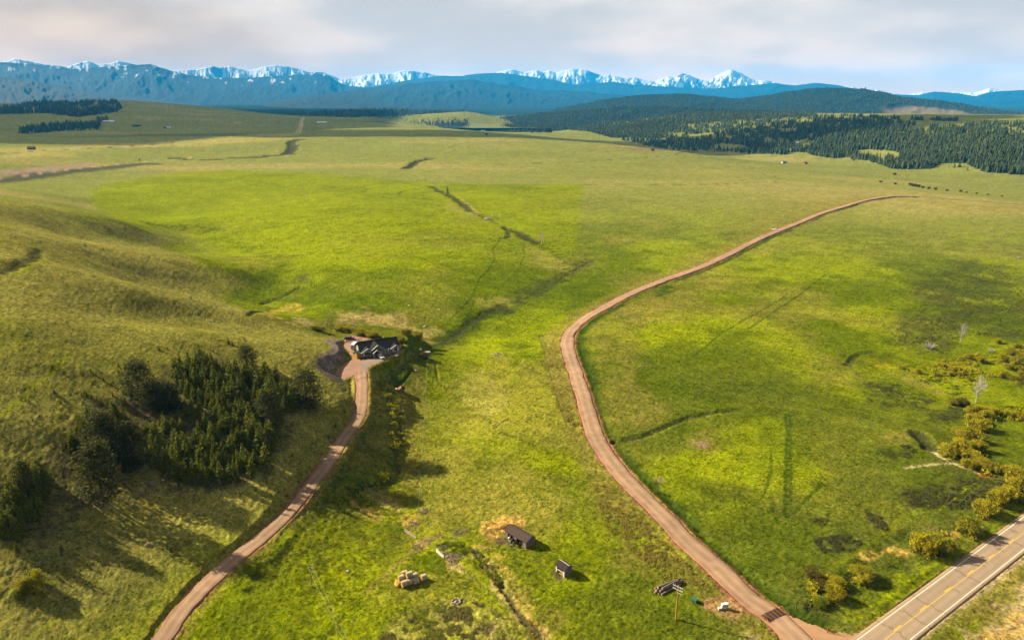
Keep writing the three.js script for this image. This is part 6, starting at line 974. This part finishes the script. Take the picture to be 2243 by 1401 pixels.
fence('short wire fence beside the gravel road near the cattle guard', groundLine('1672,1356 1640,1382 1612,1404'), 3.2, 1.25, [[1.15, 0.012], [0.75, 0.012], [0.4, 0.012]], [M.wood, M.log]);
fence('wire fence from the cattle guard towards the willows', groundLine('1716,1338 1745,1330 1775,1328'), 3.2, 1.25, [[1.15, 0.012], [0.75, 0.012]], [M.wood, M.log]);
fence('dark plank fence line dropping from the bench into the wetland', groundLine('721,690 719,705 716,718'), 3, 1.3, [[1.15, 0.05], [0.7, 0.05]], [M.log2, M.log2], 0.09);
{
  const gate = (label, pa, pb, mat, h = 1.25) => { const a = spot(...pa), b = spot(...pb), l = a.distanceTo(b), t = thing('farm_gate', label, 'gate', new THREE.Vector3(a.x, ground0(a.x, a.z), a.z), turnTo(a, b)); for (let i = 0; i < 5; i++) part('bar', tube([0, 0.2 + i * h / 5, 0], [l, 0.2 + i * h / 5, 0], 0.04), mat, t); for (const x of [0, l / 2, l]) part('upright', tube([x, 0, 0], [x, h + 0.05, 0], 0.05), mat, t); };
  gate('weathered white gate at the pasture corner by the creek', [886, 1164], [911, 1179], M.stone2); gate('grey steel gate panel in the fence below the pasture corner', [955, 1208], [972, 1222], M.galv);
  // cattle guard
  const a = spot(1674, 1354), b = spot(1711, 1337), w = a.distanceTo(b), c = a.clone().lerp(b, 0.5), tn = turnTo(a, b), t = thing('cattle_guard', 'rusty steel cattle guard across the gravel road by the junction', 'cattle guard', new THREE.Vector3(c.x, level(c.x, c.z) + 0.12, c.z), tn);
  part('pit', box(w, 0.04, 2.6, 0, -0.02, 0.2), M.dark, t); for (let i = 0; i < 11; i++) part('grid_rail', tube([-w / 2, 0.06, -1.05 + i * 0.25], [w / 2, 0.06, -1.05 + i * 0.25], 0.055, 0.055, 6), M.rust, t); for (let i = 0; i < 6; i++) part('divider', box(0.06, 0.05, 2.6, -w / 2 + i * w / 5, 0.12, 0.2), M.log, t);
  for (const s of [-1, 1]) { const f = part('wing', join([tube([s * (w / 2 + 0.1), 0, -1.1], [s * (w / 2 + 0.1), 1.3, 0.2], 0.05), tube([s * (w / 2 + 0.1), 0, 1.5], [s * (w / 2 + 0.1), 1.3, 0.2], 0.05), tube([s * (w / 2 + 0.1), 0, 0.2], [s * (w / 2 + 0.1), 1.3, 0.2], 0.05)]), M.orangeP, t); }
  // leaning orange brace at the mouth of the junction
  const g = spot(1812, 1385), k = thing('pipe_barrier', 'orange rusty pipe barrier at the mouth of the gravel junction', 'barrier', new THREE.Vector3(g.x, hG(g.x, g.z), g.z), -0.25);
  part('post', tube([0, -0.2, 0], [0, 1.3, 0], 0.09), M.orangeP, k); part('post', tube([1.5, -0.2, 0.1], [1.5, 1.3, 0.1], 0.09), M.orangeP, k); part('rail', tube([0, 1.1, 0], [1.5, 1.1, 0.1], 0.06), M.orangeP, k); part('brace', tube([0, 0.15, 0.05], [1.5, 1.05, 0.05], 0.05), M.orangeP, k); part('brace', tube([1.5, 1.0, 0.1], [2.9, 0.05, 0.3], 0.05), M.orangeP, k);
  // green utility box, white meter cabinet
  const u = spot(1521, 1318), ub = thing('utility_box', 'low green utility box on the grass left of the red gravel patch', 'utility box', new THREE.Vector3(u.x, ground0(u.x, u.z) - 0.05, u.z), -0.75); part('body', box(1.5, 0.8, 1.1, 0, 0.4, 0), M.greenBox, ub); part('lid', box(1.56, 0.08, 1.16, 0, 0.84, 0), M.greenBox, ub); part('door', box(0.7, 0.6, 0.04, -0.36, 0.4, 0.56), M.greenBox, ub);
  const v = spot(1584, 1333), mb = thing('meter_cabinet', 'white metal cabinet with low side box on the red gravel patch', 'cabinet', new THREE.Vector3(v.x, ground0(v.x, v.z), v.z), 0.2); part('body', box(1.6, 1.0, 0.6, 0.35, 0.85, 0), M.whiteM, mb); part('leg', box(0.12, 0.4, 0.5, -0.3, 0.2, 0), M.galv, mb); part('leg', box(0.12, 0.4, 0.5, 1.0, 0.2, 0), M.galv, mb); part('roof', box(1.7, 0.06, 0.72, 0.35, 1.38, 0), M.whiteP, mb); part('side_box', box(0.85, 0.5, 0.6, -0.9, 0.25, 0.1), M.white2, mb); part('door', box(0.7, 0.8, 0.03, 0.0, 0.85, 0.315), M.white2, mb); part('door', box(0.7, 0.8, 0.03, 0.75, 0.85, 0.315), M.white2, mb);
  // yellow warning sign
  const s = spot(2209, 1274), sg = thing('road_sign', 'yellow diamond warning sign with a small plaque beside the highway', 'road sign', new THREE.Vector3(s.x, hG(s.x, s.z), s.z), 0.28);
  part('post', box(0.1, 2.9, 0.08, 0, 1.35, -0.05), M.stone2, sg); part('panel', new THREE.ExtrudeGeometry(new THREE.Shape([[-0.62, 0], [0, -0.62], [0.62, 0], [0, 0.62]].map(([x, y]) => new THREE.Vector2(x, y))), { depth: 0.02, bevelEnabled: false }).translate(0, 2.7, 0), M.yellow, sg);
  part('arrow', join([box(0.09, 0.5, 0.01, 0, 2.62, 0.028), box(0.09, 0.3, 0.01, 0.09, 2.92, 0.028).rotateZ(0)]), M.black, sg); part('plaque', box(0.6, 0.45, 0.02, 0, 1.75, 0.01), M.yellow, sg);
  const o = spot(2158, 1040), on = thing('orange_mesh', 'strip of bright orange mesh at the end of the eroded bank', 'barrier mesh', new THREE.Vector3(o.x, ground0(o.x, o.z), o.z), 0.15); part('sheet', box(3.2, 0.5, 0.06, 0, 0.3, 0).rotateX(-0.5), M.orangeM, on); for (const x of [-1.5, 0, 1.5]) part('stake', tube([x, -0.2, -0.1], [x, 0.8, -0.1], 0.03), M.wood, on);
  // feed trough under the culvert corner and a rail by the meadow
  const cv = spot(936, 774), cl = thing('culvert', 'grey concrete culvert where the creek passes under the fence corner', 'culvert', new THREE.Vector3(cv.x, hG(cv.x, cv.z), cv.z), 0.5); part('headwall', box(3.2, 0.9, 0.3, 0, 0.2, 0.6), M.deck, cl); part('slab', box(3.2, 0.2, 2.4, 0, 0.55, -0.7), M.deck, cl);
}

const renderer = new THREE.WebGLRenderer({ antialias: true });
renderer.toneMapping = THREE.LinearToneMapping; renderer.toneMappingExposure = EXPOSURE;
renderer.shadowMap.enabled = true;
renderer.render(scene, camera);
